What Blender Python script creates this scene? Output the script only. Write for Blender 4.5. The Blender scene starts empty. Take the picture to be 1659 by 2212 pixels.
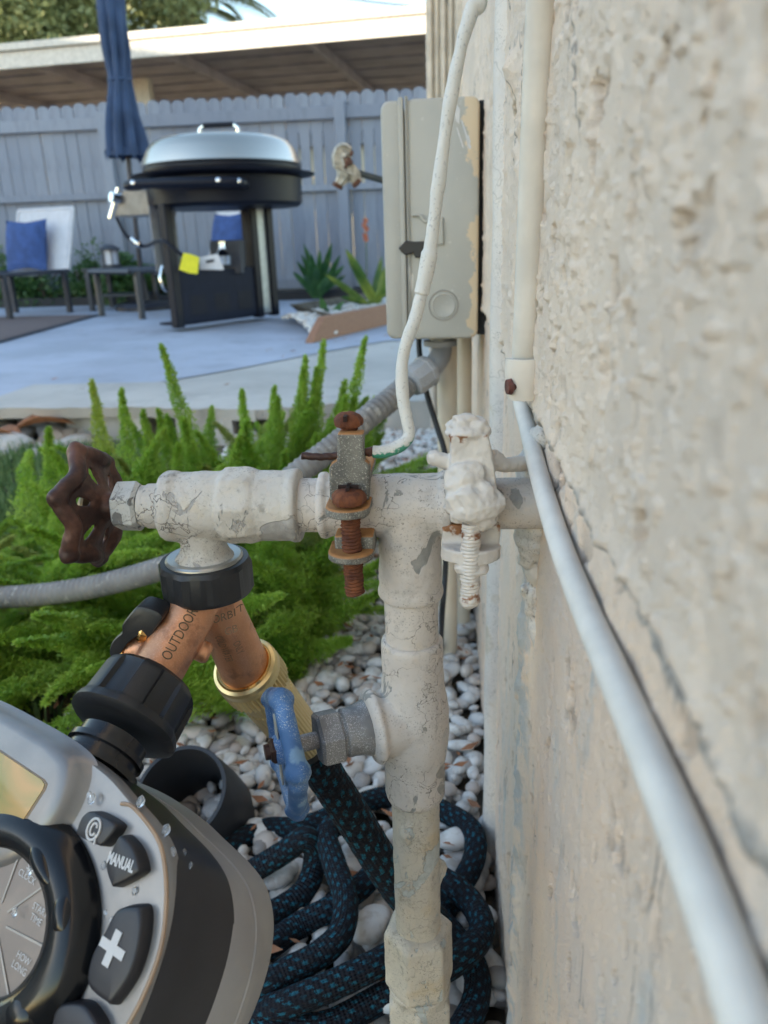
import bpy, bmesh, math, random
import numpy as np
from mathutils import Vector, Matrix, noise as mnoise
random.seed(7); RNG = np.random.default_rng(7)
C = bpy.context.scene.collection
SC = bpy.context.scene
PI = math.pi

# ---------------- camera (metric frame: X right, Y along the house wall, Z up; gravel at Z=0) ----------------
F = 1659.0; CX = 829.5; CY = 1106.0; EYE = Vector((0, 0, .57))
yw = np.array([131, 590, -1659.]); yw /= np.linalg.norm(yw)
zw = np.array([-156, 4711, 1659.]); zw -= zw.dot(yw) * yw; zw /= np.linalg.norm(zw)
xw = np.cross(yw, zw)
ROT = np.stack([xw, yw, zw], 0)
cam = bpy.data.cameras.new('camera'); cam_o = bpy.data.objects.new('camera', cam); C.objects.link(cam_o)
cam_o.matrix_world = Matrix.Translation(EYE) @ Matrix(ROT.tolist()).to_4x4()
cam.sensor_fit = 'VERTICAL'; cam.sensor_height = 36; cam.lens = 27
cam.clip_start = .01; cam.clip_end = 400
cam.dof.use_dof = True; cam.dof.focus_distance = .385; cam.dof.aperture_fstop = 13.0
SC.camera = cam_o

# ---------------- light ----------------
SUN_EL = math.radians(9.0); SUN_AZ = math.radians(240)     # compass style: 180 = behind the camera, 270 = left
w = bpy.data.worlds.new('World'); SC.world = w; w.use_nodes = True
nt = w.node_tree; bg = nt.nodes['Background']
sky = nt.nodes.new('ShaderNodeTexSky'); sky.sky_type = 'NISHITA'; sky.sun_disc = False
sky.sun_elevation = SUN_EL; sky.sun_rotation = SUN_AZ; sky.air_density = 1.0; sky.dust_density = .3; sky.ozone_density = 1.0
nt.links.new(sky.outputs[0], bg.inputs[0]); bg.inputs[1].default_value = .15
sl = bpy.data.lights.new('sun', 'SUN'); sl.energy = 3.0; sl.angle = math.radians(.55); sl.color = (1, .84, .62)
so = bpy.data.objects.new('sun', sl); C.objects.link(so)
sd = Vector((math.sin(SUN_AZ) * math.cos(SUN_EL), math.cos(SUN_AZ) * math.cos(SUN_EL), math.sin(SUN_EL)))
so.rotation_euler = sd.to_track_quat('Z', 'Y').to_euler(); so.location = (-3, -4, 8)
SC.view_settings.view_transform = 'Standard'; SC.view_settings.look = 'None'
SC.view_settings.gamma = 1; SC.view_settings.exposure = 2.27; SC.view_settings.use_curve_mapping = False

# ---------------- helpers ----------------
def V(*a): return Vector(a[0] if len(a) == 1 else a)
def nz(a): return Vector(a).normalized()
def at(u, v, Y=None, z=None, x=None, d=None):
    """world point seen at (u, v) of the 1659x2212 photograph, on the plane Y=, z=, x= or at depth d along the view axis"""
    r = Vector((ROT @ np.array([(u - CX) / F, -(v - CY) / F, -1.0])).tolist())
    t = Y / r.y if Y is not None else (z - EYE.z) / r.z if z is not None else x / r.x if x is not None else d
    return EYE + r * t
def dep(p):
    q = Vector(p) - EYE
    return -(ROT[0][2] * q.x + ROT[1][2] * q.y + ROT[2][2] * q.z)
def px(n, p): return n * dep(p) / F          # n photo pixels at point p, in metres

class G:
    def __init__(s): s.v = []; s.f = []; s.uv = None
    def add(s, vs, fs):
        o = len(s.v); s.v.extend([tuple(x) for x in vs]); s.f.extend([tuple(i + o for i in f) for f in fs]); return s
    def box(s, c, d, rot=None):
        c = Vector(c); hx, hy, hz = d[0] / 2, d[1] / 2, d[2] / 2
        vs = [Vector((x, y, z)) for x in (-hx, hx) for y in (-hy, hy) for z in (-hz, hz)]
        if rot is not None: vs = [rot @ q for q in vs]
        return s.add([c + q for q in vs], [(0, 1, 3, 2), (4, 6, 7, 5), (0, 4, 5, 1), (2, 3, 7, 6), (0, 2, 6, 4), (1, 5, 7, 3)])
    def rev(s, prof, a, d, seg=32, cap=True, fn=None, ref=None):
        """surface of revolution; prof [(t,r)] along axis d from a; fn(t,theta,r)->r"""
        a = Vector(a); d = nz(d); e = nz(ref) if ref is not None else (Vector((0, 0, 1)) if abs(d.z) < .9 else Vector((1, 0, 0)))
        e = (e - e.dot(d) * d).normalized(); g = d.cross(e); vs = []; fs = []
        for t, r in prof:
            for k in range(seg):
                th = 2 * PI * k / seg; rr = fn(t, th, r) if fn else r
                vs.append(a + d * t + (e * math.cos(th) + g * math.sin(th)) * rr)
        n = len(prof)
        for i in range(n - 1):
            for k in range(seg):
                k2 = (k + 1) % seg; fs.append((i * seg + k, (i + 1) * seg + k, (i + 1) * seg + k2, i * seg + k2))
        if cap: fs.append(tuple(range(seg))); fs.append(tuple((n - 1) * seg + k for k in reversed(range(seg))))
        return s.add(vs, fs)
    def cyl(s, a, b, r, seg=24, r2=None):
        a = Vector(a); b = Vector(b); return s.rev([(0, r), ((b - a).length, r if r2 is None else r2)], a, b - a, seg)
    def tube(s, path, r, seg=14, cap=True, fn=None, uv=False):
        P = [Vector(p) for p in path]; n = len(P); vs = []; fs = []
        T = [(P[min(i + 1, n - 1)] - P[max(i - 1, 0)]).normalized() for i in range(n)]
        e = Vector((0, 0, 1)) if abs(T[0].z) < .9 else Vector((1, 0, 0)); L = 0; Ls = []
        for i in range(n):
            e = (e - e.dot(T[i]) * T[i]).normalized(); g = T[i].cross(e)
            if i: L += (P[i] - P[i - 1]).length
            Ls.append(L)
            ri = r(i / (n - 1), L) if callable(r) else r
            for k in range(seg):
                th = 2 * PI * k / seg; rr = ri * (fn(L, th) if fn else 1)
                vs.append(P[i] + (e * math.cos(th) + g * math.sin(th)) * rr)
        for i in range(n - 1):
            for k in range(seg):
                k2 = (k + 1) % seg; fs.append((i * seg + k, i * seg + k2, (i + 1) * seg + k2, (i + 1) * seg + k))
        if uv: s.uv = [[(k / seg, Ls[i]), ((k + 1) / seg, Ls[i]), ((k + 1) / seg, Ls[i + 1]), (k / seg, Ls[i + 1])] for i in range(n - 1) for k in range(seg)]
        if cap: fs.append(tuple(reversed(range(seg)))); fs.append(tuple((n - 1) * seg + k for k in range(seg)))
        return s.add(vs, fs)
    def loft(s, rings, cap=True):
        n = len(rings[0]); vs = [p for r in rings for p in r]; fs = []
        for i in range(len(rings) - 1):
            for k in range(n):
                k2 = (k + 1) % n; fs.append((i * n + k, i * n + k2, (i + 1) * n + k2, (i + 1) * n + k))
        if cap: fs.append(tuple(reversed(range(n)))); fs.append(tuple((len(rings) - 1) * n + k for k in range(n)))
        return s.add(vs, fs)
    def prism(s, pts, ext):
        ext = Vector(ext); return s.loft([[Vector(p) for p in pts], [Vector(p) + ext for p in pts]])
    def build(s, name, m=None, parent=None, smooth=35, bevel=0, seg=2, sub=0, remesh=0, rs=0, disp=None):
        me = bpy.data.meshes.new(name); me.from_pydata([tuple(x) for x in s.v], [], s.f); me.update()
        if s.uv:
            ul = me.uv_layers.new(name='UVMap'); flat = []
            for q, p in zip(s.uv, me.polygons): flat += [c for t in q for c in t]
            flat += [0.0] * (2 * len(me.loops) - len(flat)); ul.data.foreach_set('uv', flat)
        bm = bmesh.new(); bm.from_mesh(me); bmesh.ops.recalc_face_normals(bm, faces=bm.faces); bm.to_mesh(me); bm.free()
        if smooth: me.shade_smooth(); me.set_sharp_from_angle(angle=math.radians(smooth))
        return obj(name, me, m, parent, bevel, seg, sub, remesh, rs, disp)

def obj(name, me, m=None, parent=None, bevel=0, seg=2, sub=0, remesh=0, rs=0, disp=None):
    o = bpy.data.objects.new(name, me); C.objects.link(o)
    if m is not None: me.materials.append(m)
    if parent is not None: o.parent = parent; o.matrix_parent_inverse = PINV.get(parent.name, Matrix())
    if bevel:
        b = o.modifiers.new('bevel', 'BEVEL'); b.width = bevel; b.segments = seg; b.limit_method = 'ANGLE'; b.angle_limit = math.radians(40)
    if sub: b = o.modifiers.new('sub', 'SUBSURF'); b.levels = b.render_levels = sub
    if remesh:
        b = o.modifiers.new('remesh', 'REMESH'); b.mode = 'VOXEL'; b.voxel_size = remesh; b.use_smooth_shade = True
        if rs: b = o.modifiers.new('smooth', 'SMOOTH'); b.iterations = rs; b.factor = .5
    for (sz, st) in (disp or []):
        tx = bpy.data.textures.new('grain', 'CLOUDS'); tx.noise_scale = sz; tx.noise_depth = 2
        b = o.modifiers.new('disp', 'DISPLACE'); b.texture = tx; b.strength = st; b.mid_level = .5; b.texture_coords = 'GLOBAL'
    return o
PINV = {}
def tag(o, label, cat, group=None, kind=None):
    if label: o['label'] = label
    if cat: o['category'] = cat
    if group: o['group'] = group
    if kind: o['kind'] = kind
    return o
def thing(name, label, cat, loc=(0, 0, 0), group=None):
    o = bpy.data.objects.new(name, None); C.objects.link(o); o.location = loc; o.empty_display_size = .05
    PINV[o.name] = Matrix.Translation(-Vector(loc))        # children are written in world metres
    return tag(o, label, cat, group)
def frame_thing(name, label, cat, mat4, group=None):
    o = bpy.data.objects.new(name, None); C.objects.link(o); o.matrix_world = mat4; return tag(o, label, cat, group)
def struct(o): o['kind'] = 'structure'; return o
def stuff(o): o['kind'] = 'stuff'; return o
def crom(P, n=8, closed=False):
    P = [Vector(p) for p in P]; out = []; N = len(P)
    for i in range(N if closed else N - 1):
        if closed: p0, p1, p2, p3 = P[i - 1], P[i], P[(i + 1) % N], P[(i + 2) % N]
        else: p0, p1, p2, p3 = P[max(i - 1, 0)], P[i], P[i + 1], P[min(i + 2, N - 1)]
        for k in range(n):
            t = k / n; out.append(.5 * ((2 * p1) + (p2 - p0) * t + (2 * p0 - 5 * p1 + 4 * p2 - p3) * t * t + (3 * p1 - p0 - 3 * p2 + p3) * t ** 3))
    if not closed: out.append(P[-1])
    return out
def hexr(n=6, ph=0):      # radius function of a regular polygon nut
    def fn(t, th, r): a = (th + ph) % (2 * PI / n) - PI / n; return r * math.cos(PI / n) / math.cos(a)
    return fn
def fast_mesh(name, vs, fs, m, smooth=False):
    """vs (n,3) array, fs (m,k) array of equal-sized faces"""
    me = bpy.data.meshes.new(name); me.vertices.add(len(vs)); me.vertices.foreach_set('co', np.ascontiguousarray(vs, dtype=np.float32).ravel())
    k = fs.shape[1]; me.loops.add(fs.size); me.loops.foreach_set('vertex_index', fs.astype(np.int32).ravel())
    me.polygons.add(len(fs)); me.polygons.foreach_set('loop_start', np.arange(0, fs.size, k, dtype=np.int32))
    if smooth: me.polygons.foreach_set('use_smooth', np.ones(len(fs), dtype=bool))
    me.update(calc_edges=True); me.validate()
    if m is not None: me.materials.append(m)
    return me
def vnoise(x, y, seed=0):
    """smooth value noise in 2-D, numpy"""
    xi = np.floor(x).astype(np.int64); yi = np.floor(y).astype(np.int64); fx = x - xi; fy = y - yi
    fx = fx * fx * (3 - 2 * fx); fy = fy * fy * (3 - 2 * fy)
    def h(a, b):
        n = (a * 374761393 + b * 668265263 + seed * 1442695041) & 0xffffffff
        n = ((n ^ (n >> 13)) * 1274126177) & 0xffffffff; n = n ^ (n >> 16); return n / 4294967295.0
    return (h(xi, yi) * (1 - fx) + h(xi + 1, yi) * fx) * (1 - fy) + (h(xi, yi + 1) * (1 - fx) + h(xi + 1, yi + 1) * fx) * fy
def fbm(x, y, oct=4, seed=0):
    s = 0; a = .5
    for i in range(oct): s = s + a * vnoise(x * 2 ** i + 17.3 * i, y * 2 ** i + 9.1 * i, seed + i); a *= .5
    return s

# ---------------- materials ----------------
class NT:
    def __init__(s, name):
        s.m = bpy.data.materials.new(name); s.m.use_nodes = True; s.t = s.m.node_tree; s.b = s.t.nodes['Principled BSDF']
        s.co = s.t.nodes.new('ShaderNodeTexCoord').outputs['Object']
    def n(s, typ, **kw):
        x = s.t.nodes.new(typ)
        for k, v in kw.items():
            if k.startswith('i_'):
                key = k[2:]; key = int(key) if key.isdigit() else key.replace('_', ' '); inp = x.inputs[key]
                if hasattr(v, 'node'): s.t.links.new(v, inp)
                else: inp.default_value = v
            else: setattr(x, k, v)
        return x
    def link(s, a, b): s.t.links.new(a, b)
    def map(s, scale=(1, 1, 1), rot=(0, 0, 0), src=None):
        return s.n('ShaderNodeMapping', i_Vector=src or s.co, i_Scale=scale, i_Rotation=rot).outputs[0]
    def noise(s, scale, detail=4, rough=.55, vec=None, dist=0):
        return s.n('ShaderNodeTexNoise', i_Vector=vec or s.co, i_Scale=scale, i_Detail=detail, i_Roughness=rough, i_Distortion=dist).outputs['Fac']
    def ramp(s, fac, a, b):
        return s.n('ShaderNodeMapRange', i_Value=fac, i_From_Min=a, i_From_Max=b, interpolation_type='SMOOTHSTEP').outputs[0]
    def mix(s, fac, a, b):
        x = s.t.nodes.new('ShaderNodeMix'); x.data_type = 'RGBA'
        for i, q in ((0, fac), (6, a), (7, b)):
            if hasattr(q, 'node'): s.link(q, x.inputs[i])
            else: x.inputs[i].default_value = q if i == 0 else (*q, 1)
        return x.outputs[2]
    def math(s, op, a, b=0.0):
        return s.n('ShaderNodeMath', operation=op, i_0=a, i_1=b).outputs[0]
    def cracks(s, scale, w, vec=None, dist=.35):
        v = vec or s.co
        nn = s.n('ShaderNodeTexNoise', i_Vector=v, i_Scale=scale * 1.5, i_Detail=3.0).outputs['Color']
        vv = s.n('ShaderNodeMix', data_type='VECTOR'); s.link(v, vv.inputs[4]); s.link(nn, vv.inputs[5]); vv.inputs[0].default_value = dist / scale * 1.5
        e = s.n('ShaderNodeTexVoronoi', feature='DISTANCE_TO_EDGE', i_Vector=vv.outputs[1], i_Scale=scale).outputs['Distance']
        return s.math('SUBTRACT', 1.0, s.ramp(e, 0.0, w))
    def set(s, col=None, rough=None, metal=None, bump=None, bs=.3, bd=.001, **kw):
        for key, q in (('Base Color', col), ('Roughness', rough), ('Metallic', metal)):
            if q is None: continue
            if hasattr(q, 'node'): s.link(q, s.b.inputs[key])
            else: s.b.inputs[key].default_value = (*q, 1) if key == 'Base Color' else q
        if bump is not None:
            x = s.n('ShaderNodeBump', i_Strength=bs, i_Distance=bd, i_Height=bump); s.link(x.outputs[0], s.b.inputs['Normal'])
        for k, q in kw.items(): s.b.inputs[k.replace('_', ' ')].default_value = q
        return s.m
def simple(name, col, rough=.6, metal=0.0, var=.12, vs=30, bump=0, bscale=200, bd=.0005, **kw):
    t = NT(name); n = t.noise(vs, 4)
    c = t.mix(t.ramp(n, .3, .7), tuple(x * (1 - var) for x in col), tuple(min(1, x * (1 + var)) for x in col))
    return t.set(c, rough, metal, t.noise(bscale, 3) if bump else None, bump, bd, **kw)
def painted(name, base=(.60, .55, .48), under=(.16, .15, .14), chip=.62, crack=1.0, stain=(.46, .36, .22), grime=.5, cs=55, rough=.55, bs=.5):
    """weathered cream paint: mottling, thin crack outlines, chips to dark metal, ochre stains"""
    t = NT(name); n1 = t.noise(14, 5); n2 = t.noise(90, 6, .65); n3 = t.noise(38, 5, .6, t.map((1, 1, .6)), 1.2)
    c = t.mix(t.ramp(n1, .35, .7), base, tuple(x * f for x, f in zip(base, (.86, .87, .90))))
    c = t.mix(t.math('MULTIPLY', t.ramp(t.noise(26, 4, .6), .56, .68), .55), c, stain)
    c = t.mix(t.math('MULTIPLY', t.ramp(n2, .56, .72), grime), c, tuple(x * .52 for x in base))
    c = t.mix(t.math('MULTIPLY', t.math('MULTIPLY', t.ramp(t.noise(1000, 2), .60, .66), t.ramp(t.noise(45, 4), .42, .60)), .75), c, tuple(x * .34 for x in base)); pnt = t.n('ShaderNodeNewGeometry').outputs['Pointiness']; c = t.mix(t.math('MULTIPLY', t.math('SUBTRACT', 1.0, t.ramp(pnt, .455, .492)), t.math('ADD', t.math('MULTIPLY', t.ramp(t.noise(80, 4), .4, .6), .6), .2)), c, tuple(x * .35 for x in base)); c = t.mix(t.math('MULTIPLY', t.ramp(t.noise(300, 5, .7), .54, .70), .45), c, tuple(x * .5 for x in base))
    ck = t.math('MULTIPLY', t.cracks(cs, .018, dist=1.1), t.math('MULTIPLY', t.ramp(t.noise(20, 3), .45, .54), crack))
    c = t.mix(t.math('MULTIPLY', ck, .85), c, (.10, .09, .08))
    ch = t.ramp(n3, chip, chip + .02); c = t.mix(ch, c, t.mix(t.noise(300), under, tuple(x * 2.2 for x in under)))
    h = t.math('SUBTRACT', t.math('ADD', t.math('MULTIPLY', t.noise(260, 5, .6), .8), t.math('MULTIPLY', n2, .8)), t.math('ADD', t.math('MULTIPLY', ch, 1.0), t.math('MULTIPLY', ck, .8)))
    return t.set(c, rough, 0.0, h, bs, .0007)
def rusty(name, a=(.085, .026, .014), b=(.20, .065, .024), rough=.85, metal=.1, sc=160, bs=.7, bd=.0008):
    t = NT(name); n = t.noise(sc, 6, .65)
    c = t.mix(t.ramp(n, .35, .68), a, b); c = t.mix(t.ramp(t.noise(sc * .35, 3), .62, .75), c, (.05, .025, .018))
    return t.set(c, rough, metal, t.noise(sc * 2.5, 5), bs, bd)
# ================= THE SETTING =================
WX = .0445           # face of the house wall
def wall_material():
    t = NT('stucco_paint'); pos = t.n('ShaderNodeSeparateXYZ', i_0=t.co); Z = pos.outputs[2]; Y = pos.outputs[1]
    zz = t.math('ADD', Z, t.math('MULTIPLY', t.math('SUBTRACT', t.noise(45, 3), .5), .012))
    up = t.mix(t.ramp(t.noise(9, 5), .38, .66), (.80, .655, .525), (.72, .60, .495))
    up = t.mix(t.math('MULTIPLY', t.ramp(t.noise(55, 5), .60, .74), .6), up, (.50, .40, .32))
    lo = t.mix(t.ramp(t.noise(12, 5), .38, .64), (.78, .605, .47), (.70, .585, .49))
    lo = t.mix(t.math('MULTIPLY', t.ramp(t.noise(30, 6, .6, t.map((1, 1, .35))), .55, .70), .8), lo, (.50, .51, .50))
    seam = t.math('MULTIPLY', t.math('SUBTRACT', 1.0, t.ramp(t.math('ABSOLUTE', t.math('SUBTRACT', Y, .375)), .006, .026)), t.ramp(t.noise(60, 4), .44, .58))
    lo = t.mix(t.math('MULTIPLY', seam, .75), lo, (.40, .43, .45))
    c = t.mix(t.ramp(zz, .4905, .4935), lo, up)
    c = t.mix(t.math('MULTIPLY', t.n('ShaderNodeAttribute', attribute_name='pit_dirt_shade').outputs['Fac'], t.ramp(t.noise(70, 3), .35, .6)), c, (.34, .26, .205))  # brown in the pits: dirt, and pit shadow painted into the colour
    lip = t.math('MULTIPLY', t.ramp(zz, .4845, .4865), t.math('SUBTRACT', 1.0, t.ramp(zz, .4935, .4965)))
    c = t.mix(t.math('MULTIPLY', lip, .9), c, t.mix(t.ramp(t.noise(200, 4), .4, .6), (.24, .225, .21), (.40, .37, .34)))
    c = t.mix(t.math('MULTIPLY', t.ramp(t.noise(700, 2), .66, .72), .5), c, (.28, .23, .18))
    c = t.mix(t.math('MULTIPLY', t.cracks(16, .012, t.map((1, 1, .25)), .5), t.math('MULTIPLY', t.ramp(t.noise(11, 2), .54, .60), .8)), c, (.2, .17, .15))
    h = t.math('ADD', t.math('ADD', t.noise(1100, 4, .7), t.noise(420, 5, .6)), t.noise(120, 4, .6))
    return t.set(c, .62, 0.0, h, .8, .0011)
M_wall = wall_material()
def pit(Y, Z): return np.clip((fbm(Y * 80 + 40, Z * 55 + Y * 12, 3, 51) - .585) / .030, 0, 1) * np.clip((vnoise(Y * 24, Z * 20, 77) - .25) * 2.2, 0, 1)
def wall_h(Y, Z):
    a = (fbm(Y * 14, Z * 10, 3, 3) - .45) * .0030
    n = fbm(Y * 105, Z * 70, 4, 11); a = a + np.clip((n - .45) / .045, 0, 1) * .0008
    n2 = fbm(Y * 210, Z * 150, 3, 29); a = a + np.clip((n2 - .56) / .035, 0, 1) * .0009
    p = pit(Y, Z); a = a - p * .0038
    q = vnoise(Y * 260, Z * 230, 71); a = a + np.clip((q - .84) / .08, 0, 1) * .0012
    jit = (fbm(Y * 45, Z * 0 + 3, 3, 91) - .45) * .012
    lz = Z - (.4920 + jit)
    up = np.clip(lz / .003, 0, 1); a = a * (.55 + .45 * up) + up * .0030
    lip = np.exp(-((lz + .0025) / .0045) ** 2); a = a - lip * .0032 + np.exp(-((lz - .004) / .004) ** 2) * .0016
    rough = fbm(Y * 90, Z * 60, 4, 5)
    ridge = np.exp(-((Y - .375 - (fbm(Z * 25, Z * 0, 2, 8) - .45) * .02) / .013) ** 2) * (.0035 + .0060 * (rough - .3))
    fade = np.clip((.465 - Z) / .02, 0, 1); a = a + ridge * fade
    crk = np.exp(-((Y - .47 - (fbm(Z * 20, Z * 0, 3, 18) - .45) * .05) / .0035) ** 2) * np.clip((Z - .49) / .02, 0, 1); a = a - crk * .0035
    lump = np.exp(-((Y - .50) / .008) ** 2 - ((Z - .66) / .012) ** 2) * .007; a = a + lump
    return a
nY, nT = 430, 760
ys = .055 * (2.02 / .055) ** np.linspace(0, 1, nY); ts = np.linspace(-1.62, .62, nT)
YY, TT = np.meshgrid(ys, ts, indexing='ij'); ZZ = .57 + YY * TT
XX = WX - wall_h(YY, ZZ)
idx = np.arange(nY * nT).reshape(nY, nT)
q = np.stack([idx[:-1, :-1], idx[1:, :-1], idx[1:, 1:], idx[:-1, 1:]], -1).reshape(-1, 4)
keep = (ZZ.ravel()[q].max(1) > -.02) & (YY.ravel()[q].min(1) > .05); q = q[keep]
used = np.unique(q); rm = np.full(nY * nT, -1); rm[used] = np.arange(len(used))
pts = np.stack([XX.ravel(), YY.ravel(), ZZ.ravel()], 1)[used]
house = thing('house', 'cream stucco house wall running close along the right side', 'house', (.3, 1, 0))
wm = fast_mesh('stucco_wall', pts, rm[q], M_wall, True); pa = wm.attributes.new('pit_dirt_shade', 'FLOAT', 'POINT'); pa.data.foreach_set('value', pit(pts[:, 1], pts[:, 2]).astype(np.float32)); o = obj('stucco_wall', wm, None, house)
g = G(); g.box((4.05, -3.4, 1.6), (8.0, 11.0, 3.3)); g.build('wall_core', M_wall, house)
M_trim = simple('trim_paint', (.62, .57, .50), .55, bump=.3, bscale=300)
g = G()
for (x0, x1, y0) in ((-.034, .05, 2.0), (-.040, -.026, 1.985), (-.020, -.012, 1.99), (-.006, .004, 1.985), (.010, .02, 1.99), (.026, .06, 1.975)):
    g.box(((x0 + x1) / 2, y0 + .06, 1.65), (x1 - x0, .12, 3.1))
g.build('corner_trim', M_trim, house, bevel=.003)
M_eave = simple('eave_paint', (.55, .5, .45), .6)
g = G(); g.box((3.6, -3.4, 3.3), (7.9, 11.6, .12)); g.build('roof', M_eave, house)

# ---- ground, concrete, gravel
M_soil = simple('soil', (.10, .085, .065), .95, var=.4, vs=20, bump=.6, bscale=120, bd=.004)
g = G(); g.add([(-60, -30, -.006), (60, -30, -.006), (60, 120, -.006), (-60, 120, -.006)], [(0, 1, 2, 3)])
struct(g.build('ground', M_soil, smooth=0))
def concrete(name, base, blue=0):
    t = NT(name); c = t.mix(t.ramp(t.noise(2.2, 5), .35, .68), base, tuple(x * .80 for x in base))
    c = t.mix(t.math('MULTIPLY', t.ramp(t.noise(5, 6, .65), .50, .68), .55), c, tuple(x * .66 for x in base)); c = t.mix(t.math('MULTIPLY', t.ramp(t.noise(35, 4, .6), .66, .72), .5), c, tuple(x * .5 for x in base))
    return t.set(c, .8, 0.0, t.noise(90, 5), .3, .002)
M_conc = concrete('bare_concrete', (.50, .475, .44)); M_paintc = concrete('painted_concrete', (.42, .455, .54))
# slab front edge is chipped: ragged outline
top = []; rag = random.Random(3)
xs = np.linspace(.06, -8, 130)
for x in xs: top.append((x, 2.50 + .05 * math.sin(x * 1.7) + rag.uniform(-.012, .012) + (.10 if x < -1.15 else 0), .1))
g = G(); n = len(top)
back = [(x, 7.0, .1) for x in xs]; low = [(p[0], p[1] + .03 + rag.uniform(-.01, .02), -.02) for p in top]
g.add(top + back + low, [(i, i + 1, n + i + 1, n + i) for i in range(n - 1)] + [(i, 2 * n + i, 2 * n + i + 1, i + 1) for i in range(n - 1)])
slab = g.build('concrete_slab', M_conc, smooth=0); struct(slab)
g = G(); A = [at(-500, 975, z=.104), at(0, 885, z=.104), at(240, 842, z=.104), at(480, 802, z=.104), at(700, 760, z=.104), at(835, 736, z=.104)]
ed = [Vector((p.x, p.y, .104)) for p in crom(A, 6)]
g.add(ed + [Vector((1.5, ed[-1].y + .15, .104)), Vector((1.5, 6.95, .104)), Vector((-8, 6.95, .104)), Vector((-8, ed[0].y, .104))], [tuple(range(len(ed) + 4))])
struct(g.build('patio', M_paintc, smooth=0))
# a raised lip of old concrete with two broken gaps below it
M_hole = simple('damp_earth', (.035, .028, .022), 1.0)
g = G()
for (a, b, zt_, zb_) in (((150, 872), (318, 878), .080, -.01), ((385, 880), (508, 884), .080, -.01), ((590, 884), (760, 868), .080, -.01), ((-60, 884), (318, 878), .112, .078), ((318, 878), (560, 885), .112, .076), ((560, 885), (790, 866), .112, .078), ((790, 866), (985, 866), .112, -.01)):
    p = at(a[0], a[1], z=.1); r_ = at(b[0], b[1], z=.1)
    k = 14; P = [p.lerp(r_, i / (k - 1)) for i in range(k)]
    dy_ = 0 if zt_ > .1 else .012; rings = [[Vector((c.x, c.y + rag.uniform(-.008, .008) - .06 + dy_, zt_ + rag.uniform(-.003, .003))), Vector((c.x, c.y + (.40 if zt_ > .1 else .25), zt_ - .003)), Vector((c.x, c.y + (.40 if zt_ > .1 else .25), zb_)), Vector((c.x, c.y - .05 + dy_ + rag.uniform(-.008, .008), zb_ + rag.uniform(-.003, .003)))] for c in P]
    g.loft(rings)
struct(g.build('kerb', M_conc, smooth=30))
# rubble at the left of the kerb
g = G(); rr = random.Random(9)
for i in range(60):
    p = at(rr.uniform(-40, 190), rr.uniform(905, 985), z=.01); s_ = rr.uniform(.012, .055)
    b = bmesh.new(); bmesh.ops.create_icosphere(b, subdivisions=2, radius=1)
    sc = Vector((s_ * rr.uniform(.7, 1.6), s_ * rr.uniform(.7, 1.3), s_ * rr.uniform(.4, .9)))
    off = Vector((rr.uniform(0, 50), 0, 0)); R_ = Matrix.Rotation(rr.uniform(0, 6), 3, 'Z')
    g.add([p + R_ @ Vector((v.co.x * sc.x, v.co.y * sc.y, v.co.z * sc.z)) * (1 + .35 * mnoise.noise(v.co * 1.3 + off)) for v in b.verts], [tuple(v.index for v in f.verts) for f in b.faces]); b.free()
stuff(tag(g.build('rubble', M_conc, smooth=50), 'broken grey concrete rubble heaped below the patio edge', 'rubble'))
# leaves on the rubble
M_leaf_dry = simple('dry_leaf', (.30, .13, .06), .7, var=.3, vs=60)
def leaf(name, p, L, Wd, rz, tilt, m, label):
    g = G(); k = 9; vs = []; fs = []
    for i in range(k):
        t = i / (k - 1); wd = Wd * math.sin(PI * min(1, t * 1.02 + .01)) ** .8
        z = .10 * L * math.sin(PI * t) * tilt
        for s_ in (-1, 0, 1): vs.append(Vector((t * L - L / 2, s_ * wd / 2, z + abs(s_) * wd * .35)))
    for i in range(k - 1):
        for s_ in range(2): a = i * 3 + s_; fs.append((a, a + 1, a + 4, a + 3))
    R_ = Matrix.Rotation(rz, 3, 'Z'); g.add([Vector(p) + R_ @ v for v in vs], fs)
    o = g.build(name, m, smooth=60); s = o.modifiers.new('solid', 'SOLIDIFY'); s.thickness = .0008
    return tag(o, label, 'leaf')
leaf('dry_leaf', at(95, 925, z=.05), .19, .07, .5, 1, M_leaf_dry, 'curled brown leaf on the rubble, the longer of the two')
leaf('dry_leaf', at(15, 945, z=.04), .13, .06, -.2, 1, M_leaf_dry, 'brown leaf on the rubble at the left edge of the photo')

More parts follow.
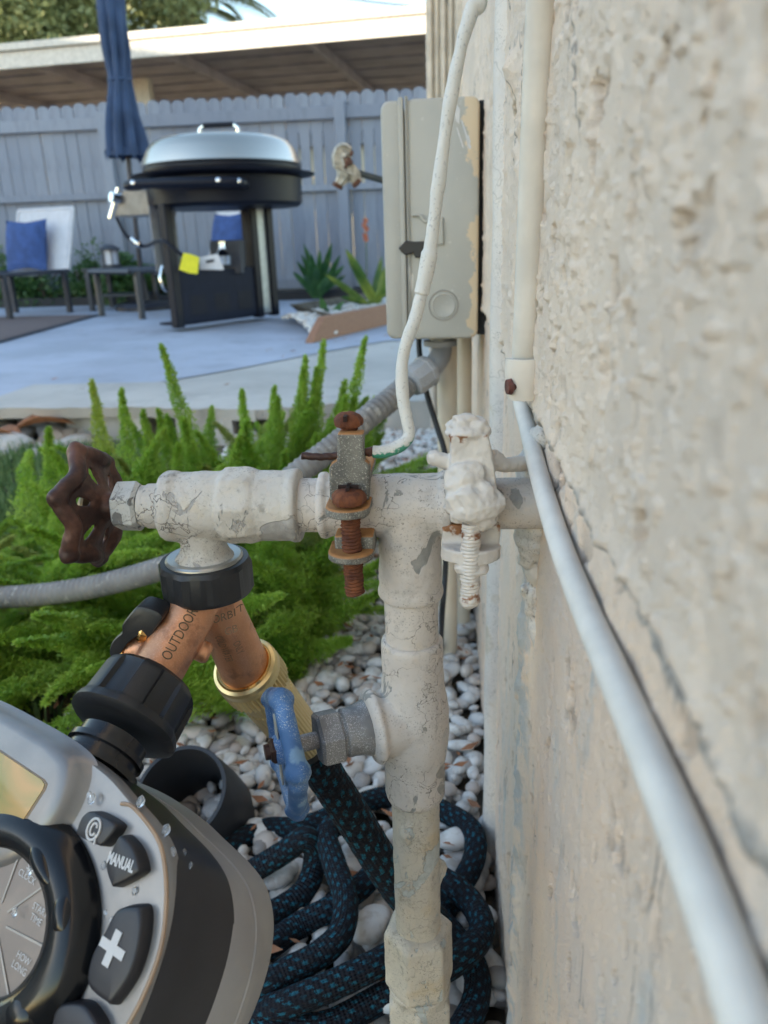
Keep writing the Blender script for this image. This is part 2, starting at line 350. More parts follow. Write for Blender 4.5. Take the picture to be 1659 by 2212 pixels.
# white river pebbles
ico = bmesh.new(); bmesh.ops.create_icosphere(ico, subdivisions=2, radius=1)
iv = np.array([v.co[:] for v in ico.verts]); ifc = np.array([[v.index for v in f.verts] for f in ico.faces]); ico.free()
def pebbles(name, cx, cy, cz, size, m, label, seed=1):
    r = np.random.default_rng(seed); n = len(cx)
    sc = size[:, None] * np.stack([r.uniform(.75, 1.35, n), r.uniform(.6, 1.1, n), r.uniform(.42, .75, n)], 1)
    ang = r.uniform(0, 6.28, n); tl = r.uniform(-.5, .5, n)
    ph = r.uniform(0, 6.28, (n, 3)); v = iv[None] * (1 + .13 * np.sin(iv[None] * 2.3 + ph[:, None, :]).sum(-1, keepdims=True))
    v = v * sc[:, None, :]
    c, s_ = np.cos(tl)[:, None], np.sin(tl)[:, None]; y, z = v[..., 1] * c - v[..., 2] * s_, v[..., 1] * s_ + v[..., 2] * c
    c, s_ = np.cos(ang)[:, None], np.sin(ang)[:, None]; x, y = v[..., 0] * c - y * s_, v[..., 0] * s_ + y * c
    P = np.stack([x + cx[:, None], y + cy[:, None], z + cz[:, None]], -1).reshape(-1, 3)
    Fc = (ifc[None] + (np.arange(n) * len(iv))[:, None, None]).reshape(-1, 3)
    me = fast_mesh(name, P, Fc, m, True)
    at_ = me.attributes.new('tone', 'FLOAT', 'POINT'); at_.data.foreach_set('value', np.repeat(r.uniform(0, 1, n), len(iv)).astype(np.float32))
    o = obj(name, me); stuff(tag(o, label, 'gravel')); return o
def pebble_mat():
    t = NT('pebble'); a = t.n('ShaderNodeAttribute', attribute_name='tone').outputs['Fac']
    c = t.mix(t.ramp(a, .55, .95), (.66, .65, .63), (.50, .43, .38)); c = t.mix(t.ramp(a, .90, .97), c, (.28, .26, .25))
    c = t.mix(t.math('MULTIPLY', t.ramp(t.noise(70, 5), .48, .66), .7), c, (.42, .38, .34))
    return t.set(c, .55, 0.0, t.noise(200, 4), .25, .001)
M_peb = pebble_mat()
n = 9500; r = np.random.default_rng(5); yy = .30 + 2.05 * r.uniform(0, 1, n) ** .8; xx = .04 - r.uniform(0, 1, n) * (.42 + .12 * yy)
lay = r.integers(0, 3, n); pebbles('gravel', xx, yy, .004 + lay * .009, r.uniform(.0055, .0145, n) , M_peb, 'white river pebbles covering the ground along the house wall', 2)
# larger cobbles among the hose, each of them a thing
def cobble(u, v, s, label, rz=0, el=1.5, flat=.6):
    s *= .8; p = at(u, v, z=.035); b = bmesh.new(); bmesh.ops.create_icosphere(b, subdivisions=3, radius=1); g = G(); off = Vector((u * .1, v * .1, 0)); R_ = Matrix.Rotation(rz, 3, 'Z')
    g.add([p + R_ @ Vector((q.co.x * s * el, q.co.y * s, q.co.z * s * flat)) * (1 + .16 * mnoise.noise(q.co * 1.2 + off)) for q in b.verts], [tuple(x.index for x in f.verts) for f in b.faces]); b.free()
    return tag(g.build('cobblestone', M_peb, smooth=60), label, 'stone', 'larger white stones lying among the hose coils')
for a in ((985, 1810, .016, 'white stone right of the riser pipe inside the topmost hose bend', .4),           (850, 2155, .015, 'pale wedge shaped stone left of the large hex nut', .1, 1.5),           (800, 1995, .018, 'pale flat stone left of the riser pipe above the hex nut', 1.2, 1.5)):
    cobble(*a)

# grass at the left
def blades(name, n, box, h, m, label, wdt=.004, seed=3, lean=.5, kind='grass', dens=None):
    r = np.random.default_rng(seed); x = r.uniform(box[0], box[1], n); y = r.uniform(box[2], box[3], n)
    if dens is not None: k = dens(x, y, r); x, y = x[k], y[k]; n = len(x)
    hh = h * r.uniform(.4, 1.2, n); a = r.uniform(0, 6.28, n); l = r.uniform(.1, lean, n) * hh; ww = wdt * r.uniform(.6, 1.3, n)
    dx, dy = np.cos(a), np.sin(a); px_, py_ = -dy * ww / 2, dx * ww / 2
    z0 = np.zeros(n); P = np.stack([np.stack([x - px_, y - py_, z0], -1), np.stack([x + px_, y + py_, z0], -1), np.stack([x + dx * l * .4 + px_ * .8, y + dy * l * .4 + py_ * .8, hh * .6], -1),
        np.stack([x + dx * l * .4 - px_ * .8, y + dy * l * .4 - py_ * .8, hh * .6], -1), np.stack([x + dx * l, y + dy * l, hh], -1), np.stack([x + dx * l * 1.01, y + dy * l * 1.01, hh * .99], -1)], 1).reshape(-1, 3)
    b = (np.arange(n) * 6)[:, None]; Fc = np.concatenate([b + np.array([[0, 1, 2, 3]]), b + np.array([[3, 2, 4, 5]])], 0)
    o = obj(name, fast_mesh(name, P, Fc, m)); return stuff(tag(o, label, kind))
def leafmat(name, a, b, sc=8, trans=.25, rough=.5):
    t = NT(name); inf = t.n('ShaderNodeObjectInfo').outputs['Random']
    c = t.mix(t.ramp(t.noise(sc, 3), .35, .68), a, b); c = t.mix(t.math('MULTIPLY', inf, .35), c, tuple(x * .55 for x in a))
    t.set(c, rough); tr = t.n('ShaderNodeBsdfTranslucent'); t.link(c, tr.inputs[0]); mx = t.n('ShaderNodeMixShader', i_0=trans)
    t.link(t.b.outputs[0], mx.inputs[1]); t.link(tr.outputs[0], mx.inputs[2]); t.link(mx.outputs[0], t.t.nodes['Material Output'].inputs[0]); return t.m
M_grass = leafmat('grass_blade', (.10, .20, .06), (.20, .30, .12), 12)
blades('grass', 42000, (-2.2, -.30, .45, 2.15), .05, M_grass, 'short green lawn grass at the left beside the fern', .0045, dens=lambda x, y, r: (x < -.30 - .30 * y + r.uniform(-.08, .08, len(x))))

def litter(name, n, xr, yr, z, size, m, label, seed, dens=None):
    r = np.random.default_rng(seed); x = r.uniform(*xr, n); y = r.uniform(*yr, n)
    if dens is not None: k = dens(x, y); x, y = x[k], y[k]; n = len(x)
    a = r.uniform(0, 6.28, n); s_ = size * r.uniform(.4, 1.3, n); t = r.uniform(-.5, .5, n); c, sn = np.cos(a), np.sin(a)
    zz = z + r.uniform(0, .010, n)
    P = np.stack([np.stack([x - c * s_, y - sn * s_, zz], -1), np.stack([x - sn * s_ * .35, y + c * s_ * .35, zz + s_ * .3 * t], -1), np.stack([x + c * s_, y + sn * s_, zz + s_ * .25], -1), np.stack([x + sn * s_ * .35, y - c * s_ * .35, zz - s_ * .2 * t], -1)], 1).reshape(-1, 3)
    return stuff(tag(obj(name, fast_mesh(name, P, np.arange(4 * n).reshape(n, 4), m)), label, 'leaf litter'))
litter('leaf_litter', 900, (-.5, .03), (.32, 2.2), .030, .010, M_leaf_dry, 'small brown leaf bits lying between the white pebbles', 4)
litter('leaf_litter', 110, (-4, .0), (2.4, 6.8), .108, .014, M_leaf_dry, 'few dry leaf bits scattered over the painted patio', 5)
# ================= BACKGROUND: fence, patio roof, trees, furniture =================
t = NT('fence_paint'); rn = t.n('ShaderNodeObjectInfo').outputs['Random']; c = t.mix(rn, (.23, .255, .315), (.29, .315, .37)); c = t.mix(t.math('MULTIPLY', t.ramp(t.noise(9, 6, .65, t.map((3, 3, .5))), .45, .7), .5), c, (.17, .185, .22)); M_fence = t.set(c, .7, 0.0, t.noise(40, 5, .6, t.map((4, 4, .4))), .4, .002)
fence = thing('picket_fence', 'tall pale grey picket fence with rounded tops behind the patio', 'fence', (-2, 7.4, .1))
FY = 7.42
def picket_mesh(wd, seedz):
    h = 1.80; g = G(); out = []
    for k in range(9):
        a = PI * k / 8; out.append((wd / 2 * math.cos(a), h - wd * .38 + wd * .38 * math.sin(a)))
    if seedz: n2 = wd / 2; w2 = n2 - seedz; prof = [(n2, .1), (n2, 1.06), (w2, 1.07), (w2, 1.48), (n2, 1.50)] + out + [(-n2, 1.50), (-w2, 1.48), (-w2, 1.07), (-n2, 1.06), (-n2, .1)]
    else: prof = [(wd / 2, .1)] + out + [(-wd / 2, .1)]
    g.loft([[Vector((x, -.009, z)) for x, z in prof], [Vector((x, .009, z)) for x, z in prof]]); return g
pk = picket_mesh(.1085, 0).build('picket', M_fence, fence, smooth=40, bevel=.002, seg=1); PM = pk.data
pn = picket_mesh(.1085, .010).build('picket', M_fence, fence, smooth=40); PN = pn.data
pk.parent = pn.parent = fence; pk.matrix_parent_inverse = pn.matrix_parent_inverse = Matrix()
fence_l = Vector((-2, 7.4, .1)); cnt = 0
gapx = [at(u, 330, Y=FY).x for u in (655, 681, 708, 762, 788, 811)]
x = -6.6; first = [True, True]
while x < 1.2:
    nar = any(abs(x + .056 - gx) < .056 for gx in gapx); src = pn if nar else pk
    o = src if first[1 if nar else 0] else bpy.data.objects.new('picket', src.data)
    if o is src: first[1 if nar else 0] = False
    else: C.objects.link(o); o.parent = fence; b = o.modifiers.new('bevel', 'BEVEL'); b.width = .002; b.segments = 1
    o.location = Vector((x, FY + random.uniform(-.002, .002), random.uniform(-.008, .008))) - fence_l; o.rotation_euler = (0, random.uniform(-.003, .003), 0)
    x += .112
for z0, hh in ((1.635, .10), (1.035, .055), (.22, .09)):
    for a, b in ((-7.2, -5.13), (-5.07, -3.055), (-2.965, -.945), (-.855, 1.3)):
        g = G(); g.box(((a + b) / 2, FY - .033, z0), (b - a, .04, hh)); g.build('rail', M_fence, fence, bevel=.003)
for xp in (-5.10, -3.01, -.90):
    g = G(); g.box((xp, FY - .050, .93), (.095, .09, 1.58)); g.build('fence_post', M_fence, fence, bevel=.004)
# black bed edging and soil of the planting bed
g = G(); g.box((-3.4, 6.93, .14), (7.4, .035, .08)); tag(g.build('bed_edging', simple('edging_black', (.02, .022, .028), .6), bevel=.004), 'black border strip along the planting bed at the fence', 'edging')
g = G(); g.add([(-8, 6.95, .12), (1.5, 6.95, .12), (1.5, 7.6, .12), (-8, 7.6, .12)], [(0, 1, 2, 3)]); struct(g.build('planting_bed', simple('bark_mulch', (.07, .045, .032), .95, var=.5, vs=25, bump=.8, bscale=60, bd=.02), smooth=0))

# patio roof next door
M_fascia = simple('roof_paint', (.62, .59, .54), .6); M_soffit = simple('soffit_paint', (.62, .54, .54), .75, var=.15, vs=3)
shelter = thing('patio_roof', 'flat neighbouring patio roof with pale fascia and brown underside', 'roof', (-2.5, 8.6, 2.4))
L0 = Vector((-9.5, 9.15, 0)); L1 = Vector((4.0, 7.55, 0)); dl = (L1 - L0).normalized(); dn = Vector((-dl.y, dl.x, 0)); LL = (L1 - L0).length
def rbar(name, s0, s1, n0, n1, z0, z1, m, bev=.004):
    g = G(); pts = [L0 + dl * s0 + dn * n0, L0 + dl * s1 + dn * n0, L0 + dl * s1 + dn * n1, L0 + dl * s0 + dn * n1]
    g.prism([Vector((p.x, p.y, z0)) for p in pts], (0, 0, z1 - z0)); return g.build(name, m, shelter, bevel=bev)
rbar('fascia', 0, LL, 0, .04, 2.335, 2.485, M_fascia); rbar('drip_edge', 0, LL, -.035, .06, 2.49, 2.555, M_fascia)
rbar('roof_deck', 0, LL, .05, 4.2, 2.50, 2.53, M_soffit)
k = 0; sN = .10
while sN < 4.1: rbar('soffit_board', .1, LL - .1, sN, sN + .235, 2.455 - (k % 2) * .012, 2.488, M_soffit); sN += .26; k += 1
for i in range(9): s = 1.0 + i * 1.45; rbar('joist', s, s + .06, .05, 4.0, 2.33, 2.435, M_soffit)
rbar('back_beam', 0, LL, 3.9, 4.05, 2.15, 2.325, M_soffit)
p = at(306, 170, Y=9.3); g = G(); g.box((p.x, 9.3, 1.25), (.19, .14, 2.16)); g.build('roof_post', M_fascia, shelter, bevel=.01)
g = G(); g.box((p.x + 4.6, 9.0, 1.25), (.14, .14, 2.16)); g.build('roof_post', M_fascia, shelter, bevel=.01)
# house far beyond the fence, catching the low sun
M_far = simple('far_stucco', (.60, .55, .42), .8, var=.1, vs=2)
far = thing('far_house', 'sunlit tan wall glimpsed through the gaps of the fence', 'house', (-2, 17, 0))
g = G(); g.box((-2, 18, 1.15), (26, 4, 2.3)); g.build('wall', M_far, far)
g = G(); g.prism([(-15.3, 15.8, 2.3), (-15.3, 20.2, 2.3), (-15.3, 18, 2.9)], (26.6, 0, 0)); g.build('roof', simple('far_roof', (.16, .13, .12), .8), far, smooth=0)

# unseen two-storey house added at the left to block the low sun
M_blocker = simple('blocker_stucco', (.52, .49, .45), .8, var=.08, vs=1.5); M_glass = NT('window_glass').set((.03, .04, .05), .08, 0.0)
blocker = thing('sun_blocker_house', 'pale two storey house out of view, added to block the low sun', 'house', (-16, -6, 0))
g = G(); g.box((-16, -5.75, 2.2), (4, 16.5, 4.4)); g.build('wall', M_blocker, blocker)
g = G(); g.prism([(-13.7, -14.3, 4.4), (-18.3, -14.3, 4.4), (-16, -14.3, 4.75)], (0, 17.1, 0)); g.build('roof', simple('blocker_roof', (.14, .12, .11), .85), blocker, smooth=0)
for xx_ in (-11.5, -7.5, -3.5, .5):
    for zz_ in (1.3, 3.3):
        g = G(); g.box((-13.99, xx_, zz_), (.06, 1.2, 1.0)); f = g.build('window', M_fascia, blocker); g = G(); g.box((-13.95, xx_, zz_), (.03, 1.06, .86)); g.build('pane', M_glass, f)

# trees
M_bark = simple('bark', (.10, .075, .055), .9, vs=8, bump=.7, bscale=25, bd=.02)
def crown_mesh(name, c, rad, n, ls, m, seed, lobes=14, flat=1.0):
    r = np.random.default_rng(seed); lc = r.normal(0, .45, (lobes, 3)) * rad; lr = r.uniform(.25, .5, lobes) * rad[0]
    k = r.integers(0, lobes, n); d = r.normal(size=(n, 3)); d /= np.linalg.norm(d, axis=1)[:, None]
    p = lc[k] + d * (lr[k] * r.uniform(.55, 1.05, n))[:, None] + np.array(c)
    a = r.normal(size=(n, 3)); a /= np.linalg.norm(a, axis=1)[:, None]; b = np.cross(a, r.normal(size=(n, 3))); b /= np.linalg.norm(b, axis=1)[:, None]
    s = (ls * r.uniform(.6, 1.4, n))[:, None]
    P = np.stack([p - a * s, p + b * s * .45, p + a * s, p - b * s * .45], 1).reshape(-1, 3); Fc = np.arange(4 * n).reshape(n, 4)
    return fast_mesh(name, P, Fc, m)
M_tree = leafmat('tree_leaf', (.16, .20, .08), (.28, .32, .14), 1.2, .3); M_tree2 = leafmat('tree_leaf_warm', (.13, .14, .04), (.20, .19, .07), 1.2, .35)
def tree(x, y, h, rad, n, label, m=M_tree, ls=.055, seed=1):
    t = thing('broadleaf_tree', label, 'tree', (x, y, 0), 'trees beyond the patio roof')
    g = G(); g.tube([(x, y, 0), (x + .1, y, h * .3), (x - .1, y + .1, h * .55), (x + .1, y, h * .8)], lambda t_, L: .16 * (1 - .7 * t_), 10)
    for i in range(5): a = i * 1.3; g.tube([(x, y, h * .4), (x + math.cos(a) * rad * .4, y + math.sin(a) * rad * .4, h * .65), (x + math.cos(a) * rad * .7, y + math.sin(a) * rad * .7, h * .85)], lambda t_, L: .07 * (1 - .8 * t_), 7)
    g.build('trunk', M_bark, t); o = obj('crown', crown_mesh('crown', (x, y, h * .78), np.array([rad, rad, rad * .75]), n, ls, m, seed), None, t)
tree(-8.3, 13.5, 5.1, 2.3, 34000, 'dark leafy tree above the patio roof, farthest left', seed=4)
tree(-5.6, 14.5, 4.7, 1.9, 30000, 'leafy tree above the patio roof just left of the umbrella', seed=8)
tree(-11.5, 16, 6.0, 3.0, 60000, 'broad tree at the left edge behind the leafy trees', seed=12, ls=.07)
# palm
palm = thing('palm_tree', 'sunlit feathery palm crown right of the closed umbrella', 'tree', (-4.6, 15.5, 0)); g = G()
g.tube([(-4.6, 15.5, 0), (-4.55, 15.5, 2.2), (-4.6, 15.5, 4.55)], .14, 12, fn=lambda L, th: 1 + .06 * math.sin(L * 60)); g.build('trunk', M_bark, palm)
rp = random.Random(5)
for i in range(22):
    a = 6.28 * i / 22 + rp.uniform(-.1, .1); up = rp.uniform(-.1, 1.0); L = rp.uniform(1.3, 1.9); g = G(); vs = []; fs = []
    P = [Vector((-4.72 + math.cos(a) * L * t, 15.5 + math.sin(a) * L * t, 4.55 + up * L * t * .9 - (t ** 2) * L * .75)) for t in [k / 16 for k in range(17)]]
    g.tube(P, .012, 4)
    side = Vector((-math.sin(a), math.cos(a), 0))
    for k in range(2, 17):
        for s_ in (-1, 1):
            for j in range(3):
                q0 = P[k - 1].lerp(P[k], j / 3); ln = .42 * math.sin(PI * (k / 17)) + .12; tip = q0 + side * s_ * ln * .75 + (P[k] - P[k - 1]).normalized() * ln * .6 - Vector((0, 0, ln * .35))
                g.add([q0, q0 + Vector((0, 0, .025)), tip], [(0, 1, 2)])
    g.build('palm_frond', M_tree2, palm, smooth=0)

# overhead wires
M_wire = simple('wire_black', (.03, .03, .035), .6)
for i, (a, b, lb) in enumerate((((660, -14), (1000, 24), 'thin dark overhead wire crossing the sky above the patio roof'), ((480, 118), (620, 96), 'short loose wire lying along the patio roof edge'))):
    if i: continue
    P = [at(a[0], a[1], Y=11), at((a[0] + b[0]) / 2, (a[1] + b[1]) / 2 + 2, Y=10.7), at(b[0], b[1], Y=10.4)]; d0 = P[0] - P[2]
    g = G(); g.tube(crom([P[0] + d0 * 2, *P, P[2] - d0 * 2], 6), .011, 6); tag(g.build('overhead_wire', M_wire), lb, 'wire')

# closed umbrella
M_navy = simple('navy_canvas', (.030, .058, .125), .8, var=.2, vs=8, bump=.4, bscale=300); M_alu = simple('dark_metal', (.05, .05, .06), .4, .7)
UX, UY = -2.44, 6.3
um = thing('patio_umbrella', 'closed navy blue patio umbrella standing behind the griddle', 'umbrella', (UX, UY, .1))
g = G(); g.cyl((UX, UY, .12), (UX + .05, UY, 2.75), .019, 14); g.build('pole', M_alu, um)
g = G(); g.rev([(0, .23), (.03, .23), (.06, .20), (.075, .05), (.25, .03)], (UX, UY, .1), (0, 0, 1), 28); g.build('base', M_alu, um)
rings = []; seg = 96
for t in np.linspace(0, 1, 40):
    z = 1.20 + t * 1.5; rr = np.interp(z, [1.2, 1.32, 1.45, 1.62, 1.72, 1.80, 1.95, 2.3, 2.7], [.172, .165, .145, .112, .092, .088, .102, .100, .03]); ring = []
    for k in range(seg):
        th = 2 * PI * k / seg; fold = .72 + .28 * abs(math.cos(th * 4 + 1.2 * math.sin(z * 2))) + .05 * math.sin(th * 9 + z * 7)
        hem = (.10 * abs(math.sin(th * 4 + .6)) if t == 0 else 0); cx = UX + (z - .1) * .02
        ring.append(Vector((cx + math.cos(th) * rr * fold, UY + math.sin(th) * rr * fold, z + (hem if t < .01 else 0))))
    rings.append(ring)
g = G(); g.loft(rings); g.build('canopy', M_navy, um, smooth=60)
g = G(); g.rev([(0, .084), (.012, .089), (.024, .084)], (UX + .033, UY, 1.745), (0, 0, 1), 32); g.build('tie_strap', M_navy, um)

# griddle / grill
M_steel = NT('brushed_steel'); M_steel = M_steel.set((.62, .55, .46), .24, 1.0, M_steel.noise(500, 2, vec=M_steel.map((1, 1, 12))), .05, .0005)
M_black = simple('black_enamel', (.006, .008, .017), .45, .0, bump=.1, Specular_IOR_Level=.22); M_black2 = simple('black_panel', (.012, .016, .032), .6, Specular_IOR_Level=.15); M_chrome = simple('chrome', (.7, .7, .7), .12, 1.0, var=.02)
gc = Vector((-1.31, 4.9, 0)); gr = thing('barbecue', 'round black gas griddle cart with a domed steel lid', 'barbecue', (gc.x, gc.y, .1))
lid = G(); lid.rev([(0, .462), (.012, .470), (.03, .462), (.09, .435), (.13, .400), (.152, .355), (.165, .27), (.172, .14), (.174, .01)], (gc.x, gc.y, 1.005), (0, 0, 1), 72); lid = lid.build('lid', M_steel, gr, smooth=50)
g = G()
g.tube(crom([(gc.x - .115, gc.y - .02, 1.165), (gc.x - .112, gc.y - .02, 1.215), (gc.x - .085, gc.y - .02, 1.235)], 5), .011, 10); g.tube(crom([(gc.x + .115, gc.y - .02, 1.165), (gc.x + .112, gc.y - .02, 1.215), (gc.x + .085, gc.y - .02, 1.235)], 5), .011, 10); h_ = g.build('lid_handle', M_chrome, gr)
g = G(); g.tube([(gc.x - .09, gc.y - .02, 1.236), (gc.x + .09, gc.y - .02, 1.236)], .015, 12); g.build('grip', M_black, h_)
g = G(); g.rev([(0, .45), (.012, .535), (.02, .54), (.03, .46), (.045, .465), (.058, .462)], (gc.x, gc.y, .945), (0, 0, 1), 72); g.build('griddle_rim', M_black, gr)
g = G(); g.rev([(0, .435), (.02, .455), (.155, .458), (.165, .42)], (gc.x, gc.y, .785), (0, 0, 1), 64); g.build('firebox', M_black, gr)
ux = Vector((.524, .852, 0)); un = Vector((.852, -.524, 0)); A0 = Vector((-1.535, 4.43, 0))      # cabinet axes
def cab(name, s0, s1, n0, n1, z0, z1, m, bev=.005, par=gr):
    g = G(); g.prism([Vector(((A0 + ux * s + un * n).x, (A0 + ux * s + un * n).y, z0)) for s, n in ((s0, n0), (s1, n0), (s1, n1), (s0, n1))], (0, 0, z1 - z0)); return g.build(name, m, par, bevel=bev)
for s, n in ((0, 0), (.66, 0), (.80, 0), (.13, -.155), (.80, -.18)): cab('leg', s, s + .055, n - .055, n, .13, .80, M_black)
cab('front_panel', .06, .655, -.03, -.012, .15, .44, M_black2, .003)
cab('side_panel', .715, .80, -.04, -.02, .15, .80, simple('galvanised_panel', (.42, .45, .46), .45, .3), .003)
cab('bottom_shelf', .03, .82, -.20, -.02, .14, .155, M_black2, .002); cab('middle_shelf', .03, .82, -.20, -.035, .425, .44, M_black2, .002)
cab('back_panel', .06, .24, -.21, -.20, .44, .80, simple('shelf_grey', (.16, .17, .20), .5), .002)
for q in range(3):
    for r_ in range(5): g = G(); cab('vent_slot', .12 + q * .19, .24 + q * .19, -.012, -.0095, .20 + r_ * .022, .209 + r_ * .022, M_black, 0)
pf = A0 + ux * .02
g = G(); P = [Vector((gc.x - .40, gc.y - .34, .905)), Vector((gc.x - .43, gc.y - .42, .90)), Vector((gc.x - .36, gc.y - .50, .90)), Vector((gc.x - .10, gc.y - .56, .897)), Vector((gc.x + .12, gc.y - .54, .893)), Vector((gc.x + .22, gc.y - .50, .888)), Vector((gc.x + .22, gc.y - .40, .888))]
g.tube(crom(P, 8), .026, 14); hb = g.build('towel_bar', M_black, gr)
for t in (1, 3, 4): g = G(); c_ = P[t + 1] if t > 1 else P[2]; g.rev([(0, .014), (.008, .014), (.012, .008)], c_ + Vector((0, -.024, .006)), (0, -1, .3), 14); g.build('rivet', M_chrome, hb)
# side control box and regulator hose
cb = Vector((gc.x - .46, gc.y - .18, .83)); g = G(); g.prism([cb + Vector((-.18, 0, -.075)), cb + Vector((.12, 0, -.075)), cb + Vector((.12, 0, .06)), cb + Vector((-.10, 0, .07))], (0, .26, 0)); g.build('control_box', simple('box_steel', (.30, .27, .24), .45, .3), gr, bevel=.008)
g = G(); g.cyl(cb + Vector((-.12, -.01, .02)), cb + Vector((-.155, -.05, .03)), .028, 18); g.build('knob', M_chrome, gr)
g = G(); g.tube([cb + Vector((-.195, -.01, -.085)), cb + Vector((-.12, -.01, .08))], .013, 10); g.build('box_edge', M_chrome, gr)
pp = [cb + Vector((-.15, -.02, -.08)), cb + Vector((-.10, -.04, -.18)), cb + Vector((0, -.06, -.245)), at(350, 520, Y=4.40), at(395, 552, Y=4.36), at(440, 578, Y=4.5)]
g = G(); g.tube(crom(pp, 8), .010, 10); g.build('gas_hose', M_black, gr)
g = G(); g.rev([(0, .018), (.04, .024), (.06, .018)], cb + Vector((-.06, -.06, -.20)), (.6, -.1, -.5), 16); g.build('regulator', M_chrome, gr)
hp = [at(352, 575, Y=4.5), at(347, 600, Y=4.48), at(352, 618, Y=4.48), at(360, 628, Y=4.5)]
g = G(); g.tube(crom(hp, 8), .011, 10); g.build('push_handle', M_chrome, gr)
def card(name, pts, Y, m, lab, th=.002, cat='tag'):
    g = G(); g.prism([at(u, v, Y=Y) for u, v in pts], (0, th, 0)); return g.build(name, m, None, bevel=.0004)
M_yel = simple('yellow_paper', (.72, .68, .02), .6, var=.05); M_wht = simple('white_paper', (.62, .62, .64), .6, var=.05)
c1 = card('paper_tag', [(396, 546), (412, 549), (430, 556), (427, 592), (408, 590), (387, 582)], 4.33, M_yel, ''); tag(c1, 'bright yellow warning tag hanging on the griddle hose', 'tag')
c2 = card('paper_tag', [(431, 556), (470, 548), (476, 560), (484, 583), (432, 582)], 4.42, M_wht, ''); tag(c2, 'white card tag with a dark handle slot beside the yellow tag', 'tag')
g = G(); g.prism([at(u, v, Y=4.417) for u, v in ((444, 563), (462, 560), (463, 565), (446, 569))], (0, .001, 0)); g.build('slot', M_black, c2)
# propane bottle top and dark box on the shelf
g = G(); g.prism([at(u, v, Y=4.86) for u, v in ((453, 520), (518, 518), (522, 590), (453, 592))], (0, .12, 0)); bx_ = tag(g.build('cardboard_box', simple('box_dark', (.05, .055, .07), .6), bevel=.004), 'small dark box standing on the griddle shelf', 'box')
g = G(); c_ = at(482, 560, Y=4.74); g.rev([(0, .045), (.05, .05), (.07, .03), (.10, .018), (.13, .018)], c_ + Vector((0, 0, -.03)), (0, 0, 1), 20); tag(g.build('gas_valve', M_chrome), 'silver gas bottle valve on the griddle shelf before the dark box', 'valve')

# lounge chairs
M_sling = simple('sling_white', (.60, .60, .63), .75, var=.05, vs=20, bump=.3, bscale=500); M_frame = simple('chair_frame', (.06, .065, .08), .45, .5); M_blue = simple('blue_cushion', (.035, .075, .22), .85, var=.2, vs=14, bump=.4, bscale=400)
def cushion(p, wd, hh, th, R_, name, lb, m=M_blue):
    g = G(); n_ = 15; rows = []
    for sgn in (1, -1):
        for i in range(n_):
            for j in range(n_):
                a = i / (n_ - 1) * 2 - 1; b = j / (n_ - 1) * 2 - 1; e = max(0, (1 - a ** 2) * (1 - b ** 2)) ** .42
                pinch = 1 - .07 * (1 - abs(a)) * (abs(b) > .9) - .07 * (1 - abs(b)) * (abs(a) > .9) - .05 * (1 - a * a) * b * b - .05 * (1 - b * b) * a * a
                rows.append(Vector(p) + R_ @ Vector((a * wd / 2 * pinch, sgn * th / 2 * e, b * hh / 2 * pinch)))
    fs = []
    for s_ in range(2):
        for i in range(n_ - 1):
            for j in range(n_ - 1): k = s_ * n_ * n_ + i * n_ + j; fs.append((k, k + 1, k + n_ + 1, k + n_))
    g.add(rows, fs); o = g.build(name, m, None, smooth=70); w_ = o.modifiers.new('weld', 'WELD'); w_.merge_threshold = .0005
    return tag(o, lb, 'cushion', 'blue cushions on the lounge chairs')
def lounge(org, ang, L, lb, wd=.56):
    t = thing('lounge_chair', lb, 'chair', (org[0], org[1], .1), 'white sling lounge chairs on the patio')
    R_ = Matrix.Rotation(ang, 3, 'Z'); o_ = Vector((org[0], org[1], 0)); q = lambda x, y, z: o_ + R_ @ Vector((x, y, z))
    hw = wd / 2; sz = .425
    g = G(); g.loft([[q(-hw + .02, t_ * -L, sz + .012 - .03 * math.sin(PI * t_)), q(hw - .02, t_ * -L, sz + .012 - .03 * math.sin(PI * t_)), q(hw - .02, t_ * -L, sz + .006 - .03 * math.sin(PI * t_)), q(-hw + .02, t_ * -L, sz + .006 - .03 * math.sin(PI * t_))] for t_ in [k / 8 for k in range(9)]]); g.build('seat', M_sling, t, smooth=50)
    g = G(); g.loft([[q(-hw + .02, .0 + .16 * t_, sz + .46 * t_), q(hw - .02, .16 * t_, sz + .46 * t_), q(hw - .02, .16 * t_ + .012, sz + .46 * t_), q(-hw + .02, .16 * t_ + .012, sz + .46 * t_)] for t_ in [k / 6 for k in range(7)]]); g.build('backrest', M_sling, t, smooth=50)
    for s_ in (-1, 1):
        g = G(); g.tube([q(s_ * hw, -L, sz), q(s_ * hw, .0, sz)], .016, 8); g.build('side_rail', M_frame, t); g = G(); g.tube([q(s_ * hw, 0, sz), q(s_ * hw, .17, sz + .47)], .014, 8); g.build('back_frame', M_sling, t)
        for y_ in (-L + .05, -.05): g = G(); g.box((0, 0, 0), (.035, .035, sz - .1)); g.v = [tuple(q(s_ * hw, y_, (sz + .1) / 2) + R_ @ Vector(v)) for v in g.v]; g.build('leg', M_frame, t)
    g = G(); g.tube([q(-hw, -L, sz), q(hw, -L, sz)], .016, 8); g.build('cross_rail', M_frame, t)
    g = G(); g.tube([q(-hw, .17, sz + .47), q(hw, .17, sz + .47)], .014, 8); g.build('cross_rail', M_sling, t)
    return t, R_, q
t1, R1, q1 = lounge((-3.27, 6.30), math.radians(-16), .72, 'white sling lounge chair with a blue cushion, left of the umbrella')
cushion(q1(-.07, -.03, .625), .42, .40, .14, R1 @ Matrix.Rotation(-.22, 3, 'X'), 'cushion', 'dark blue square cushion on the left lounge chair')
